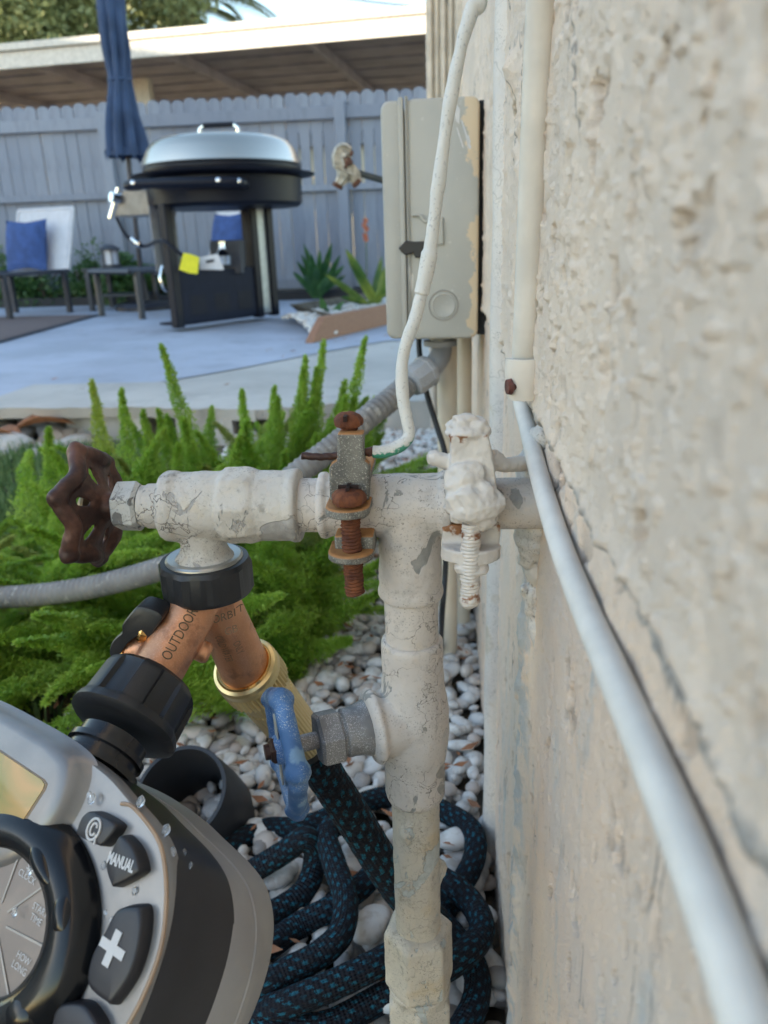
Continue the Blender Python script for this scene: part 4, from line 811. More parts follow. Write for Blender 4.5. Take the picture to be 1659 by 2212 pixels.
sv = thing('shutoff_valve', 'shut-off valve stem with a chalky blue handwheel on the riser', 'valve', tuple(VC + vd * .03))
g = G(); g.rev([(.0225, .0140), (.026, .0142), (.030, .0128), (.0345, .0122), (.036, .0124), (.0375, .0122), (.0385, .0108), (.0395, .0108)], VC, vd, 36); g.build('bonnet', M_galv, sv, smooth=30)
g = G(); g.rev([(.0392, .0125), (.0405, .0142), (.0500, .0142), (.0515, .0128)], VC, vd, 72, fn=hexr(6, .1)); g.build('packing_nut', M_galv, sv, smooth=25)
g = G(); g.cyl(VC + vd * .050, VC + vd * .0725, .0043, 24); g.build('stem', M_galv, sv)
wheel('handwheel', VC + vd * .0675, vd, .0310, 5, M_blueP, sv, -.000, .0048, .060, .9, .5, .0028, .0064)
g = G(); g.rev([(.0705, .0062), (.0712, .0068), (.0745, .0068), (.0755, .0055)], VC, vd, 48, fn=hexr(6)); g.rev([(.0755, .0040), (.0780, .0038)], VC, vd, 16); g.build('wheel_nut', M_rustdark, sv, smooth=30)
g = G(); e_ = (Vector((0, 0, 1)) - vd * vd.z).normalized(); f_ = vd.cross(e_); a = VC + vd * .0707; g.prism([a + e_ * .020 + f_ * .001, a + e_ * .018 + f_ * .004, a - e_ * .018 + f_ * .003, a - e_ * .021 - f_ * .001, a - e_ * .018 - f_ * .003, a + e_ * .018 - f_ * .002], vd * .0008); g.build('tag_plate', simple('tag_metal', (.50, .47, .42), .5, .3), sv, bevel=.0003)

# garden tap at the left end of the tee
tap = thing('garden_tap', 'old cream painted garden tap with a rusty brown handwheel', 'tap', (ux_(450), YP, ZC))
xp = lambda u: ux_(u) - ux_(355)
g = G(); x0 = ux_(355)
g.rev([(0, .0135), (.0008, .0165), (.003, .0172), (xp(385), .0172), (xp(392), .0163), (xp(440), .0168), (xp(484), .0164), (xp(488), .0172), (xp(492), .0186), (xp(545), .0187), (xp(556), .0172), (xp(560), .0165), (xp(625), .0168), (xp(640), .0178), (xp(649), .0172), (xp(652), .0135)], (x0, YP, ZC), (1, 0, 0), 96,
      fn=lambda t, th, r: hexr(8, .2)(t, th, r) if xp(490) < t < xp(550) else r)
sx0 = ux_(446, 1200); g.rev([(0, .0125), (.012, .0118), (.020, .0108), (.024, .0120), (.0262, .0145), (.030, .0150), (.034, .0150)], (sx0, YP, ZC), (-.03, 0, -1), 40)
g.build('tap_body', M_pv, tap, remesh=.0010, rs=4, disp=[(.012, .0012), (.004, .0005)])
g = G(); g.rev([(0, .0128), (xp(702), .0128)], (x0, YP, ZC), (1, 0, 0), 40); g.v = [v for v in g.v]; g.build('pipe_nipple', M_pp, tap)
g = G(); g.rev([(0, .0100), (.0025, .0100), (.003, .0108), (.0085, .0110), (.0090, .0116), (.0115, .0116), (.0118, .0110), (.0150, .0110)], (ux_(309), YP, ZC), (1, 0, 0), 36); g.build('gland', M_pv, tap, smooth=30)
M_nut = painted('nut_paint', (.52, .52, .50), (.09, .09, .09), .53, .8, (.3, .3, .3), .6, cs=60)
g = G(); g.rev([(0, .0105), (.0012, .0124), (.0105, .0126), (.0122, .0110)], (ux_(254), YP, ZC), (1, 0, 0), 72, fn=hexr(6, .05)); g.build('packing_nut', M_nut, tap, smooth=25)
g = G(); g.cyl((ux_(236), YP, ZC), (ux_(262), YP, ZC), .0046, 24); g.build('stem', M_rustdark, tap)
wheel('handwheel', (ux_(200), YP, ZC), (-1, .04, 0), .0290, 6, M_rustdark, tap, .0075, .0040, .060, .75, .35, .0020, .0050, outw=.0020)
g = G(); g.rev([(0, .0072), (.0012, .0076), (.0016, .005), (.004, .0045)], (ux_(193), YP, ZC), (-1, 0, 0), 28); g.build('wheel_screw', simple('brass_old', (.36, .27, .15), .5, .6, bump=.3), tap)

# bare rusty ground clamp
def gm():
    t = NT('clamp_zinc'); c = t.mix(t.ramp(t.noise(120, 4), .35, .65), (.105, .10, .09), (.19, .18, .155)); c = t.mix(t.math('MULTIPLY', t.ramp(t.noise(1500, 3, .7), .55, .64), .7), c, (.52, .50, .43)); pos = t.n('ShaderNodeNewGeometry').outputs['Normal']; nz_ = t.n('ShaderNodeSeparateXYZ', i_0=pos).outputs[2]
    sel = t.math('ADD', t.math('MULTIPLY', t.ramp(nz_, .25, .7), 1.0), t.math('MULTIPLY', t.ramp(t.noise(130, 4), .66, .72), 1.0)); c = t.mix(t.math('MINIMUM', sel, 1.0), c, t.mix(t.noise(350, 4), (.26, .10, .03), (.46, .23, .08))); return t.set(c, .7, .1, t.noise(700, 4), .5, .0005)
M_clamp = gm(); YC = .3185
gc1 = thing('ground_clamp', 'bare grey ground clamp with rusty screws on the tee', 'clamp', tuple(at(757, 1000, Y=YC)))
P = lambda u, v, dy=0: at(u, v, Y=YC + dy)
g = G(); g.prism([P(728, 936), P(785, 936), P(786, 994), P(797, 1004), P(799, 1014), P(797, 1082), P(712, 1082), P(710, 1014), P(714, 1004), P(728, 994)], (0, .0060, 0)); g.prism([P(729, 937, .0055), P(784, 937, .0055), P(784, 1000, .0055), P(729, 1000, .0055)], (0, .009, 0))
ct = P(755, 1060); g.box((ct.x, YP, ZC + .0165), (.0165, .040, .004)); g.build('upper_jaw', M_clamp, gc1, bevel=.0012, seg=3)
def ear(g, u, v, dy, rx, h):
    c_ = P(u, v, dy); pr = [(math.cos(a) * rx, -.0035 - math.sin(a) * rx * .9) for a in np.linspace(0, PI, 13)] + [(-rx, .009), (rx, .009)]
    g.prism([c_ + Vector((x, y, -h / 2)) for x, y in pr], (0, 0, h))
g = G(); ear(g, 753, 1095, .0005, .0098, .0042); g.build('upper_ear', M_clamp, gc1, bevel=.0008)
g = G(); ear(g, 760, 1190, .001, .0102, .0040); g.box((ct.x + .001, YP - .012, P(760, 1180).z + .0005), (.0175, .022, .010)); g.build('lower_jaw', M_clamp, gc1, bevel=.0010)
def panhead(g, c_, r_, h, up=(0, 0, 1)):
    g.rev([(0, r_ * .92), (h * .18, r_), (h * .45, r_ * .97), (h * .75, r_ * .78), (h * .95, r_ * .42), (h, .0004)], c_, up, 28, fn=lambda t, th, rr: rr * (1 + .05 * math.sin(th * 5) + .04 * math.sin(th * 9 + 1)))
sc_ = P(754, 1083, -.0035); g = G(); panhead(g, sc_ - Vector((0, 0, .0005)), .0076, .0068); hd = g.build('screw_head', M_rust, gc1, disp=[(.003, .0008)])
g = G(); g.box(sc_ + Vector((0, 0, .0066)), (.009, .0014, .0016)); g.box(sc_ + Vector((0, 0, .0067)), (.0014, .009, .0014)); g.build('cross_slot', simple('slot_dark', (.02, .008, .006), .9), hd)
g = G(); threaded(g, sc_ - Vector((0, 0, .0)), Vector((sc_.x + .0006, sc_.y, P(758, 1274).z)), .0041, .00165); g.build('screw_shank', M_rust, gc1, smooth=50, disp=[(.003, .0004)])
ts = P(753, 922, .009); g = G(); panhead(g, ts + Vector((0, 0, .0006)), .0064, .0062); hd2 = g.build('screw_head', M_rust, gc1, disp=[(.003, .0008)])
g = G(); g.box(ts + Vector((-.0005, -.005, .005)), (.0016, .005, .0024)); g.build('cross_slot', simple('slot_dark2', (.02, .008, .006), .9), hd2)
g = G(); threaded(g, ts + Vector((0, 0, .001)), ts - Vector((0, 0, .014)), .0037, .0016); g.build('screw_shank', M_rust, gc1, smooth=50)

# ground wire: rusty bare end, green insulation showing, rest painted over
def wiremat():
    t = NT('painted_wire'); Z = t.n('ShaderNodeSeparateXYZ', i_0=t.co).outputs[2]; nrm = t.n('ShaderNodeNewGeometry').outputs['Normal']; s = t.n('ShaderNodeSeparateXYZ', i_0=nrm)
    side = t.math('ADD', t.math('MULTIPLY', s.outputs[2], -1.0), t.math('MULTIPLY', t.math('SUBTRACT', t.noise(500, 4), .5), 2.2)); near = t.math('SUBTRACT', 1.0, t.ramp(Z, .4855, .4905))
    gr_ = t.math('MULTIPLY', t.ramp(side, -.10, .25), near); top = t.math('MULTIPLY', t.ramp(Z, .64, .70), t.ramp(t.math('ADD', s.outputs[0], t.math('MULTIPLY', t.math('SUBTRACT', t.noise(160, 4), .5), 1.6)), .55, .75))
    c = t.mix(t.noise(40), (.64, .62, .58), (.58, .57, .54)); c = t.mix(t.math('MULTIPLY', t.ramp(t.noise(800, 3), .60, .66), .6), c, (.34, .33, .33)); c = t.mix(t.math('MAXIMUM', gr_, top), c, (.045, .26, .17)); return t.set(c, .5, 0.0, t.noise(260, 4), .5, .0007)
wpts = [(806, 975, .327), (830, 975, .327), (858, 966, .328), (878, 952, .329), (884, 938, .330), (881, 915, .331), (872, 870, .333), (868, 820, .335), (869, 785, .336), (878, 742, .337), (893, 700, .338), (902, 670, .339), (914, 620, .340), (926, 560, .341), (938, 470, .342), (950, 380, .343), (963, 280, .344), (980, 180, .345), (1000, 90, .346), (1020, 20, .347), (1045, -60, .349)]
wpath = [at(u, v, Y=y) for u, v, y in wpts]; wl = wpath[-1]; wpath += [Vector((wl.x + .003, wl.y + .002, wl.z + .10)), Vector((.038, wl.y + .006, wl.z + .30)), Vector((.040, wl.y + .01, 1.6))]
gw = thing('ground_wire', 'paint covered green ground wire climbing in front of the box', 'wire', tuple(wpath[0]))
g = G(); g.tube(crom(wpath, 12), lambda t, L: .00270 + .0002 * math.sin(L * 210) + (.0007 if .080 < L < .098 else 0), 20); g.build('insulation', wiremat(), gw, disp=[(.008, .0008)])
g = G(); g.tube(crom([at(812, 975, Y=.327), at(795, 976, Y=.326), at(760, 981, Y=.324), at(722, 985, Y=.323), at(690, 987, Y=.322), at(652, 984, Y=.322)], 6), lambda t, L: .0017 if L > .004 else .0021, 12, fn=lambda L, th: 1 + .10 * math.sin(L * 1500 - th * 1)); g.build('bare_end', M_rustdark, gw)

# second clamp buried under paint
def lumpmat():
    t = NT('clamp_overpaint'); pos = t.n('ShaderNodeSeparateXYZ', i_0=t.co); c = t.mix(t.ramp(t.noise(40, 4), .35, .65), (.63, .58, .53), (.56, .51, .465)); zc = P(1015, 1155).z; zt = P(1015, 948).z; zl = P(1015, 1270).z
    def band(z0, w_): return t.math('SUBTRACT', 1.0, t.ramp(t.math('ABSOLUTE', t.math('SUBTRACT', pos.outputs[2], z0)), w_ * .5, w_))
    n_ = t.ramp(t.noise(180, 5), .50, .60); r_ = t.math('MAXIMUM', t.math('MULTIPLY', band(zc, .0040), t.ramp(t.noise(150, 4), .44, .56)), t.math('MAXIMUM', t.math('MULTIPLY', band(zt, .0022), n_), t.math('MULTIPLY', band(zl, .006), n_)))
    c = t.mix(r_, c, t.mix(t.noise(300), (.34, .15, .05), (.16, .05, .02))); return t.set(c, .5, 0.0, t.noise(240, 4), .45, .0008)
M_over = lumpmat(); Q = lambda u, v, dy=0: at(u, v, Y=.318 + dy)
gc2 = thing('ground_clamp', 'second ground clamp buried under thick cream paint near the wall', 'clamp', tuple(Q(1015, 1050)))
g = G(); g.prism([Q(975, 940), Q(1055, 940), Q(1068, 1010), Q(1078, 1100), Q(1070, 1135), Q(972, 1130), Q(962, 1050), Q(972, 1000)], (0, .018, 0))
ell(g, Q(1012, 925, .008), (.0105, .0095, .0050), .35); ell(g, Q(1003, 908, .006), (.0055, .005, .0035), .5); ell(g, Q(1035, 925, .006), (.0050, .005, .0035), .5)
ell(g, Q(1024, 1085, -.003), (.0125, .0080, .0100), .28, sc=2.2); ell(g, Q(1005, 1045, -.001), (.009, .005, .010), .3); ell(g, Q(1045, 1120, -.002), (.006, .006, .005), .3)
g.tube([Q(975, 1000, .006), Q(950, 993, .006), Q(936, 988, .006)], .0036, 12); ell(g, Q(937, 990, .006), (.0034, .0034, .0036), .2)
g.tube(crom([Q(1060, 985, .012), Q(1085, 1003, .014), Q(1110, 1002, .018), Q(1140, 1000, .024)], 5), lambda t, L: .0034 + .0016 * abs(t - .5), 12)
g.build('clamp_body', M_over, gc2, remesh=.0007, rs=3, disp=[(.008, .0014), (.0022, .0009)])
g = G(); c_ = Q(1018, 1195, .002); g.prism([c_ + Vector((math.cos(a) * .0135 * (1 if math.sin(a) > 0 else 1), math.sin(a) * -.010 + .003, -.0030)) for a in np.linspace(0, 2 * PI, 24, endpoint=False)], (0, 0, .006)); g.box((c_.x, .334, c_.z + .0065), (.026, .018, .010)); ell(g, Q(1018, 1222, .001), (.0080, .007, .0045), .3); g.build('lower_jaw', M_over, gc2, remesh=.0007, rs=2, disp=[(.008, .0014), (.0025, .0005)])
g = G(); a_, b_ = Q(1018, 1130, -.002), Q(1015, 1300, -.002); threaded(g, a_, b_, .0042, .0017, 20, .05); ell(g, b_ + Vector((0, 0, .001)), (.0046, .0044, .0040), .2); g.build('clamp_screw', M_over, gc2, disp=[(.004, .0009)])
# ================= SPLITTER, TIMER, HOSE =================
def c2w(c): return EYE + Vector((ROT @ np.array(c)).tolist())
def w3(c): return Vector((ROT @ np.array(c)).tolist())
TS = 1.16
rt = nz((.85, -.2, .5)); bk = Vector((.45, -.4, -.9)); bk = (bk - bk.dot(rt) * rt).normalized(); upc = -(rt.cross(bk)); upc = upc if upc.y > 0 else -upc
RT, BK, UPV = w3(tuple(rt)), w3(tuple(bk)), w3(tuple(upc)); TC = c2w([TS * -.130, TS * -.1329, TS * -.26])
NUT = at(296, 1522, d=.352); NKB = at(196, 1676, d=.328); NAX = (NUT - NKB).normalized()
M_cop = NT('cast_bronze'); n1 = M_cop.noise(40, 4); cc = M_cop.mix(M_cop.ramp(n1, .35, .7), (.68, .34, .19), (.58, .28, .15)); cc = M_cop.mix(M_cop.math('MULTIPLY', M_cop.ramp(M_cop.noise(1500, 3), .52, .68), .22), cc, (.80, .55, .42)); cc = M_cop.mix(M_cop.math('MULTIPLY', M_cop.ramp(M_cop.noise(75, 5, .65), .50, .66), .55), cc, (.27, .125, .08))
M_cop = M_cop.set(cc, .42, .75, M_cop.noise(650, 4), .5, .0004)
M_brass = NT('brass').set((.72, .56, .28), .34, .85); M_gold = NT('gold_brass').set((.70, .42, .15), .22, 1.0)
M_plas = simple('black_nylon', (.014, .015, .018), .42, var=.2, vs=60, bump=.15, bscale=900); M_plas2 = simple('black_rubber', (.018, .020, .026), .55, var=.15, vs=60)
sx, sz = at(448, 1260, Y=YP).x, at(448, 1205, Y=YP).z; zb_ = at(448, 1319, Y=YP - .0215).z
P0 = Vector((sx, YP, zb_ + .004))
spl = thing('hose_splitter', 'cast bronze two way hose splitter screwed on the garden tap', 'splitter', tuple(P0))
g = G(); H_ = sz - zb_
g.rev([(0, .0185), (.0003, .0212), (.0025, .0226), (H_ - .002, .0226), (H_, .0215), (H_ + .0006, .0150)], (sx, YP, sz), (0, 0, -1), 120, fn=lambda t, th, r: (hexr(10, .1)(t, th, r) * 1.02 if .001 < t < H_ - .0005 and r > .02 else r)); nutb = g.build('swivel_nut', M_plas, spl, smooth=20)
g = G(); g.rev([(-.0010, .0165), (-.0014, .0178), (-.0006, .0188), (.0005, .0190)], (sx, YP, sz), (0, 0, -1), 48); g.build('washer_ring', simple('worn_steel', (.42, .42, .40), .35, .8), nutb)
R1, R2 = at(528, 1440, Y=.3615), at(648, 1590, Y=.409); da = (R2 - R1).normalized(); LE = NUT + NAX * .008
g = G(); dl_ = (LE - P0).normalized(); g.rev([(-.004, .0105), (.004, .0118), (.02, .0122), ((LE - P0).length - .006, .0122), ((LE - P0).length - .001, .0138), ((LE - P0).length + .004, .0140)], P0, LE - P0, 40)
dr_ = (R1 - P0).normalized(); g.rev([(-.004, .0105), (.006, .0120), ((R1 - P0).length - .004, .0136), ((R1 - P0).length + .003, .0142)], P0, dr_, 40)
g.rev([(0, .0118), (.012, .0122)], (P0.x, P0.y, P0.z + .008), (0, 0, -1), 36)
st0 = P0.lerp(LE, .62); stv = at(282, 1404, Y=st0.y + .004) - st0; g.rev([(0, .0085), (stv.length, .0078)], st0, stv, 26)
st1 = P0.lerp(LE, .58) + Vector((.008, .006, -.006)); g.rev([(0, .0050), (.006, .0055), (.008, .0045)], st1, Vector((.7, .1, -.35)), 20)
g.build('body', M_cop, spl, remesh=.0008, rs=5)
lv = [(306, 1301), (328, 1304), (346, 1311), (359, 1325), (343, 1352), (328, 1378), (318, 1358), (299, 1367), (283, 1380), (274, 1392), (267, 1412), (270, 1432), (254, 1424), (245, 1403), (247, 1383), (258, 1368), (272, 1356), (272, 1340), (288, 1318)]
yl = st0.y + .001; g = G(); lp = crom([at(u, v, Y=yl) for u, v in lv], 3, True); cl_ = sum(lp, Vector()) / len(lp)
g.loft([[cl_ + (p - cl_) * .90 + Vector((0, -.0052, 0)) for p in lp], [cl_ + (p - cl_) * .98 + Vector((0, -.0045, 0)) for p in lp], [p + Vector((0, -.003, 0)) for p in lp], [p + Vector((.001, .006, 0)) for p in lp]]); g.build('lever', M_plas, spl, smooth=40)
g = G(); g.rev([(0, .0045), (.003, .005), (.004, .004)], at(318, 1368, Y=yl - .001), (-1, -.3, .4), 14); g.rev([(0, .0088), (.0022, .0088)], st0 + stv * .93, stv, 24); g.build('lever_screw', M_gold, spl)
# lettering cast on the body
def text(s, size, m, parent, fn, name='lettering', sub=0, xs=1.0, bold=0):
    cu = bpy.data.curves.new('txt', 'FONT'); cu.offset = bold; cu.body = s; cu.size = size; cu.align_x = 'CENTER'; cu.align_y = 'CENTER'; cu.resolution_u = 3
    o = bpy.data.objects.new('txt', cu); C.objects.link(o); dg = bpy.context.evaluated_depsgraph_get(); me = bpy.data.meshes.new_from_object(o.evaluated_get(dg)); bpy.data.objects.remove(o)
    bm = bmesh.new(); bm.from_mesh(me); bmesh.ops.triangulate(bm, faces=bm.faces)
    if sub: bmesh.ops.subdivide_edges(bm, edges=[e for e in bm.edges if e.calc_length() > size * .12], cuts=sub, use_grid_fill=False); bmesh.ops.triangulate(bm, faces=bm.faces)
    for v in bm.verts: v.co = fn(v.co.x * xs, v.co.y)
    bm.to_mesh(me); bm.free(); me.name = name; return obj(name, me, m, parent)
M_ink = simple('letter_ink', (.10, .07, .035), .6, var=.3, vs=200); M_ink2 = simple('letter_ink_light', (.26, .16, .09), .55, var=.2, vs=200)
def on_cyl(A, d, r, s0, ang0, flip=False):
    d = nz(d); view = (EYE - (Vector(A) + d * s0)); e = (view - view.dot(d) * d).normalized(); f = d.cross(e)
    def fn(x, y):
        a = ang0 + y / r * (1 if flip else -1); return Vector(A) + d * (s0 + (-x if flip else x)) + (e * math.cos(a) + f * math.sin(a)) * (r + .00012)
    return fn
Ll = (LE - P0).length
text('OUTDOOR', .0072, M_ink, spl, on_cyl(P0, dl_, .01245, Ll * .52, -.05, True), 'lettering', 1, .72)
text('ONLY FOR COLD', .0034, M_ink2, spl, on_cyl(P0, dl_, .01245, Ll * .47, -.32, True), 'lettering', 1, .85) if False else None
text('COLD WATER', .0056, M_ink2, spl, on_cyl(P0, dr_, .01330, .034, .45), 'lettering', 1, .55); text('ONLY', .0056, M_ink2, spl, on_cyl(P0, dr_, .01335, .036, -.08), 'lettering', 1, .6)
oc = at(487, 1336, Y=YP - .0122)
text('ORBIT', .0060, M_ink, spl, on_cyl(Vector((P0.x + .004, P0.y, oc.z)), Vector((.97, 0, .12)), .0131, oc.x - P0.x - .006, .0) if False else (lambda x, y: Vector((oc.x + x, YP - math.sqrt(max(0, .0129 ** 2 - max(-.0128, min(.0128, (oc.x + x - P0.x) * .8)) ** 2)) - .0006, oc.z + y + x * .1))), 'lettering', 1, .75)
text('GB', .0058, M_ink2, spl, (lambda x, y: Vector((oc.x + .0015 + x, YP - math.sqrt(max(0, .0129 ** 2 - ((oc.x + .0015 + x - P0.x) * .7) ** 2)) - .0010, oc.z - .0075 + y + x * .1))), 'lettering', 1, .75)

# hose with its brass coupling
def hosemat():
    t = NT('hose_fabric'); uv = t.n('ShaderNodeTexCoord').outputs['UV']; s = t.n('ShaderNodeSeparateXYZ', i_0=uv); U, Vv = s.outputs[0], s.outputs[1]
    cu_ = t.math('MULTIPLY', U, 14.0); fl_ = t.math('FLOOR', cu_); fr = t.math('FRACT', cu_); par = t.math('MODULO', fl_, 2.0)
    wv = t.math('ADD', t.math('MULTIPLY', Vv, 95.0), t.math('MULTIPLY', par, .5)); fv = t.math('FRACT', wv)
    jit = t.math('MULTIPLY', t.math('SUBTRACT', t.noise(900, 3), .5), 1.1)
    a = t.math('LESS_THAN', t.math('ABSOLUTE', t.math('ADD', t.math('SUBTRACT', fr, .5), jit)), .26); b = t.math('LESS_THAN', t.math('ABSOLUTE', t.math('ADD', t.math('SUBTRACT', fv, .5), jit)), .20)
    gate = t.ramp(t.noise(120, 2), .40, .55); dash = t.math('MULTIPLY', t.math('MULTIPLY', a, b), t.math('ADD', t.math('MULTIPLY', gate, .8), .2))
    c = t.mix(dash, (.007, .008, .013), (.009, .085, .13)); wave = t.n('ShaderNodeTexWave', i_Vector=uv, i_Scale=1.0).outputs['Fac']
    h = t.math('ADD', t.math('SINE', t.math('MULTIPLY', Vv, 1900.0)), t.math('SINE', t.math('MULTIPLY', U, 176.0))); return t.set(c, .82, 0.0, h, .5, .0006, Specular_IOR_Level=.25)
M_hose = hosemat()
hose = thing('garden_hose', 'black expandable garden hose with teal dashes coiled on the pebbles', 'hose', tuple(R2))
g = G(); Lr = (R2 - R1).length
g.rev([(-.0005, .0140), (-.0012, .0160), (-.0004, .0178), (.0015, .0186), (.0055, .0187), (.0060, .0183), (.0185, .0183), (.0195, .0172), (.0200, .0150), (.034, .0148), (.035, .0155), (Lr + .004, .0152), (Lr + .008, .0135)], R1, da, 264, fn=lambda t, th, r: r * (1 + (.032 * max(-1, min(1, 2.5 * math.sin(th * 44))) if .0058 < t < .0187 else (.018 * math.sin(th * 44) if .0205 < t < Lr else 0)))); g.build('brass_coupling', M_brass, hose, smooth=16)
g = G(); g.rev([(-.0020, .0139), (-.0022, .0150), (-.0013, .0158), (-.0003, .0150)], R1, da, 48); g.build('inner_ring', M_gold, hose)
cc5 = lambda x, y, z: at(483.9 + x * .3854, 1382.5 + y * .3854, z=z)
hp_ = [R2 - da * .002, R2 + da * .012, at(672, 1628, Y=.419), at(720, 1700, Y=.424), at(775, 1785, Y=.425), at(835, 1880, Y=.425), at(900, 1965, Y=.43)]
cs_ = [(1180, 1560, .055), (1330, 1720, .042), (1420, 1900, .03), (1370, 2120, .03), (1150, 2380, .03), (800, 2450, .03), (450, 2300, .03), (210, 2120, .03), (380, 2030, .045), (620, 1930, .052), (900, 1790, .055), (1130, 1640, .035), (1290, 1430, .030), (1400, 1230, .035), (1390, 1070, .04),
       (1240, 965, .035), (1050, 890, .03), (850, 890, .03), (640, 975, .035), (430, 1050, .032), (230, 1060, .02), (50, 1150, .02), (-150, 1350, .02), (-220, 1600, .02), (0, 1790, .02), (220, 1730, .03), (420, 1600, .03), (620, 1490, .04), (800, 1350, .045), (880, 1220, .045), (810, 1090, .05), (670, 1030, .056), (575, 1090, .058),
       (620, 1260, .058), (680, 1450, .058), (655, 1640, .056), (525, 1770, .05), (350, 1860, .045), (200, 1950, .04), (0, 1990, .03), (-250, 1850, .02), (-180, 1500, .025), (120, 1320, .035), (320, 1200, .05), (460, 1110, .062), (510, 1220, .042), (445, 1410, .03), (240, 1540, .028), (0, 1560, .03), (-120, 1700, .03), (100, 2050, .03), (500, 2180, .03), (900, 2000, .035), (1250, 1830, .055), (1440, 1650, .05), (1390, 1480, .05), (1220, 1340, .055), (1000, 1250, .03)]
hp_ += [cc5(*c) for c in cs_]
g = G(); g.tube(crom(hp_, 12), lambda t, L: (.0128 if L < .16 else .0128 - min(1, (L - .16) / .15) * .0022) * (1 + .012 * math.sin(L * 420)), 20, uv=True); g.build('hose_tube', M_hose, hose, smooth=70)
g = G(); g.rev([(0, .0137), (.010, .0139), (.0105, .0132)], R2 + da * .004, da, 36); g.build('collar', M_plas, hose)
# short black ribbed sleeve seen behind the shut-off stem
# black plastic pipe ring on the ground
O1, O2 = at(388, 1712, d=.735), at(470, 1778, d=.815); dO = O2 - O1; g = G(); ri, ro = .0425, .0462
g.rev([(0, ri), (0, ro), (.002, ro + .0006), (dO.length * .5, ro + .002), (dO.length, ro), (dO.length, ri), (0, ri)], O1, dO, 72, cap=False); dp = g.build('drain_pipe', M_plas2, smooth=40); tag(dp, 'short open black plastic pipe piece lying behind the timer', 'pipe')

# ---- the timer, built in its own frame: x right, y up, z out of the face
TM = Matrix(((RT.x, UPV.x, -BK.x, TC.x), (RT.y, UPV.y, -BK.y, TC.y), (RT.z, UPV.z, -BK.z, TC.z), (0, 0, 0, 1)))
tm = frame_thing('hose_timer', 'grey and black digital hose timer with wet round dial and buttons', 'timer', TM)
TI = TM.inverted()
def loc(u, v, z=0.0):
    """photo pixel to the timer's own face plane, z metres in front of the face"""
    o = TI @ EYE; r = TI.to_3x3() @ (at(u, v, d=1.0) - EYE); t = (z - o.z) / r.z; return o + r * t
mm = TS * .001
def cpt(x, y): return (x * .4218, 1278.8 + y * .4218)
def TMnt(name, a, b, rough, met, bs=.15, sc=900): t = NT(name); return t.set(t.mix(t.ramp(t.noise(25, 4), .35, .65), a, b), t.ramp(t.noise(60, 4), -.6, 1.6) if rough is None else rough, met, t.noise(sc, 3), bs, .0003)
M_tg = TMnt('timer_grey', (.26, .25, .245), (.205, .20, .20), .33, .45); M_tb = TMnt('timer_black', (.018, .018, .022), (.024, .024, .030), .42, 0.0); M_rim = TMnt('timer_rim', (.34, .33, .325), (.29, .28, .28), .5, .1)
M_gloss = NT('wet_black').set((.007, .008, .010), .20, 0.0, Specular_IOR_Level=.4)
half = [(0, 54), (20, 52.5), (34, 49), (47, 45.5), (56, 41), (62, 34), (66, 25), (68.5, 12), (68.8, -6), (66, -24), (58, -43), (44, -59), (24, -70), (0, -74)]
def outline(kx=1.0, ky=1.0, dq=0.0, z=0.0, n_=5):
    pts = [(p, q) for p, q in half] + [(-p * (1.02 if q > 0 else 1), q + (3 if 20 < q < 52 else 0)) for p, q in reversed(half[1:-1])]
    return [Vector((v.x * kx * mm, (v.y * ky + dq) * mm, z * mm)) for v in crom([Vector((p, q, 0)) for p, q in pts], n_, True)]
g = G(); g.loft([outline(.96, .96, 0, -.2), outline(.985, .985, 0, -.3), outline(1.0, 1.0, 0, -1.6), outline(1.0, 1.0, 0, -5)]); g.build('face_shell', M_tg, tm, smooth=40)
g = G(); g.loft([outline(.992, .985, 0, -2.5), outline(1.004, .99, -.3, -2.2), outline(1.03, .985, -.7, -6), outline(1.075, .95, -2, -22), outline(1.095, .92, -3, -30)]); g.build('rubber_band', M_tb, tm, smooth=50)
g = G(); g.loft([outline(1.08, .90, -3, -27), outline(1.10, .905, -3.3, -29.5), outline(1.125, .895, -4.2, -38), outline(1.135, .885, -4.6, -44), outline(1.13, .88, -4.6, -47), outline(1.07, .85, -4.6, -60)]); g.build('back_shell', M_rim, tm, smooth=30)
g = G(); g.loft([outline(1.130, .8905, -4.4, -41.2), outline(1.136, .8945, -4.4, -41.8), outline(1.132, .8905, -4.4, -42.4)]); g.build('seam', M_rim, tm)
g = G(); fe = [loc(u, v, .0) for u, v in ((262, 1736), (285, 1742), (318, 1778), (345, 1822), (357, 1880), (359, 1950), (351, 2030), (329, 2105), (290, 2190), (230, 2290))]; g.tube(crom(fe, 8), .0008, 8); g.build('trim_line', simple('trim_tan', (.34, .23, .15), .4), tm)
# raised screen housing
def rpoly(pts, r_=3): return crom([Vector((x * mm, y * mm, 0)) for x, y in pts], r_, True)
hs = [(-62, 16), (-66, 30), (-62, 46), (-50, 53), (-20, 54), (2, 53), (10, 49), (12, 38), (9, 26), (2, 15), (-12, 8), (-40, 8)]
c_h = Vector((-28 * mm, 32 * mm, 0)); ring = rpoly(hs, 5)
g = G(); g.loft([[c_h + (p - c_h) * k + Vector((0, 0, z * mm)) for p in ring] for k, z in ((1.14, -1.2), (1.08, .2), (1.03, 3.0), (.99, 5.0), (.94, 6.2), (.86, 6.6))]); g.build('screen_housing', M_tg, tm, smooth=60)
lq = [loc(*cpt(x, y), 6.9 * mm) / mm for x, y in ((0, 818), (215, 962), (231, 985), (220, 1015), (82, 1228), (55, 1240))]; ld = Vector((lq[0].x - lq[1].x, lq[0].y - lq[1].y)).normalized()
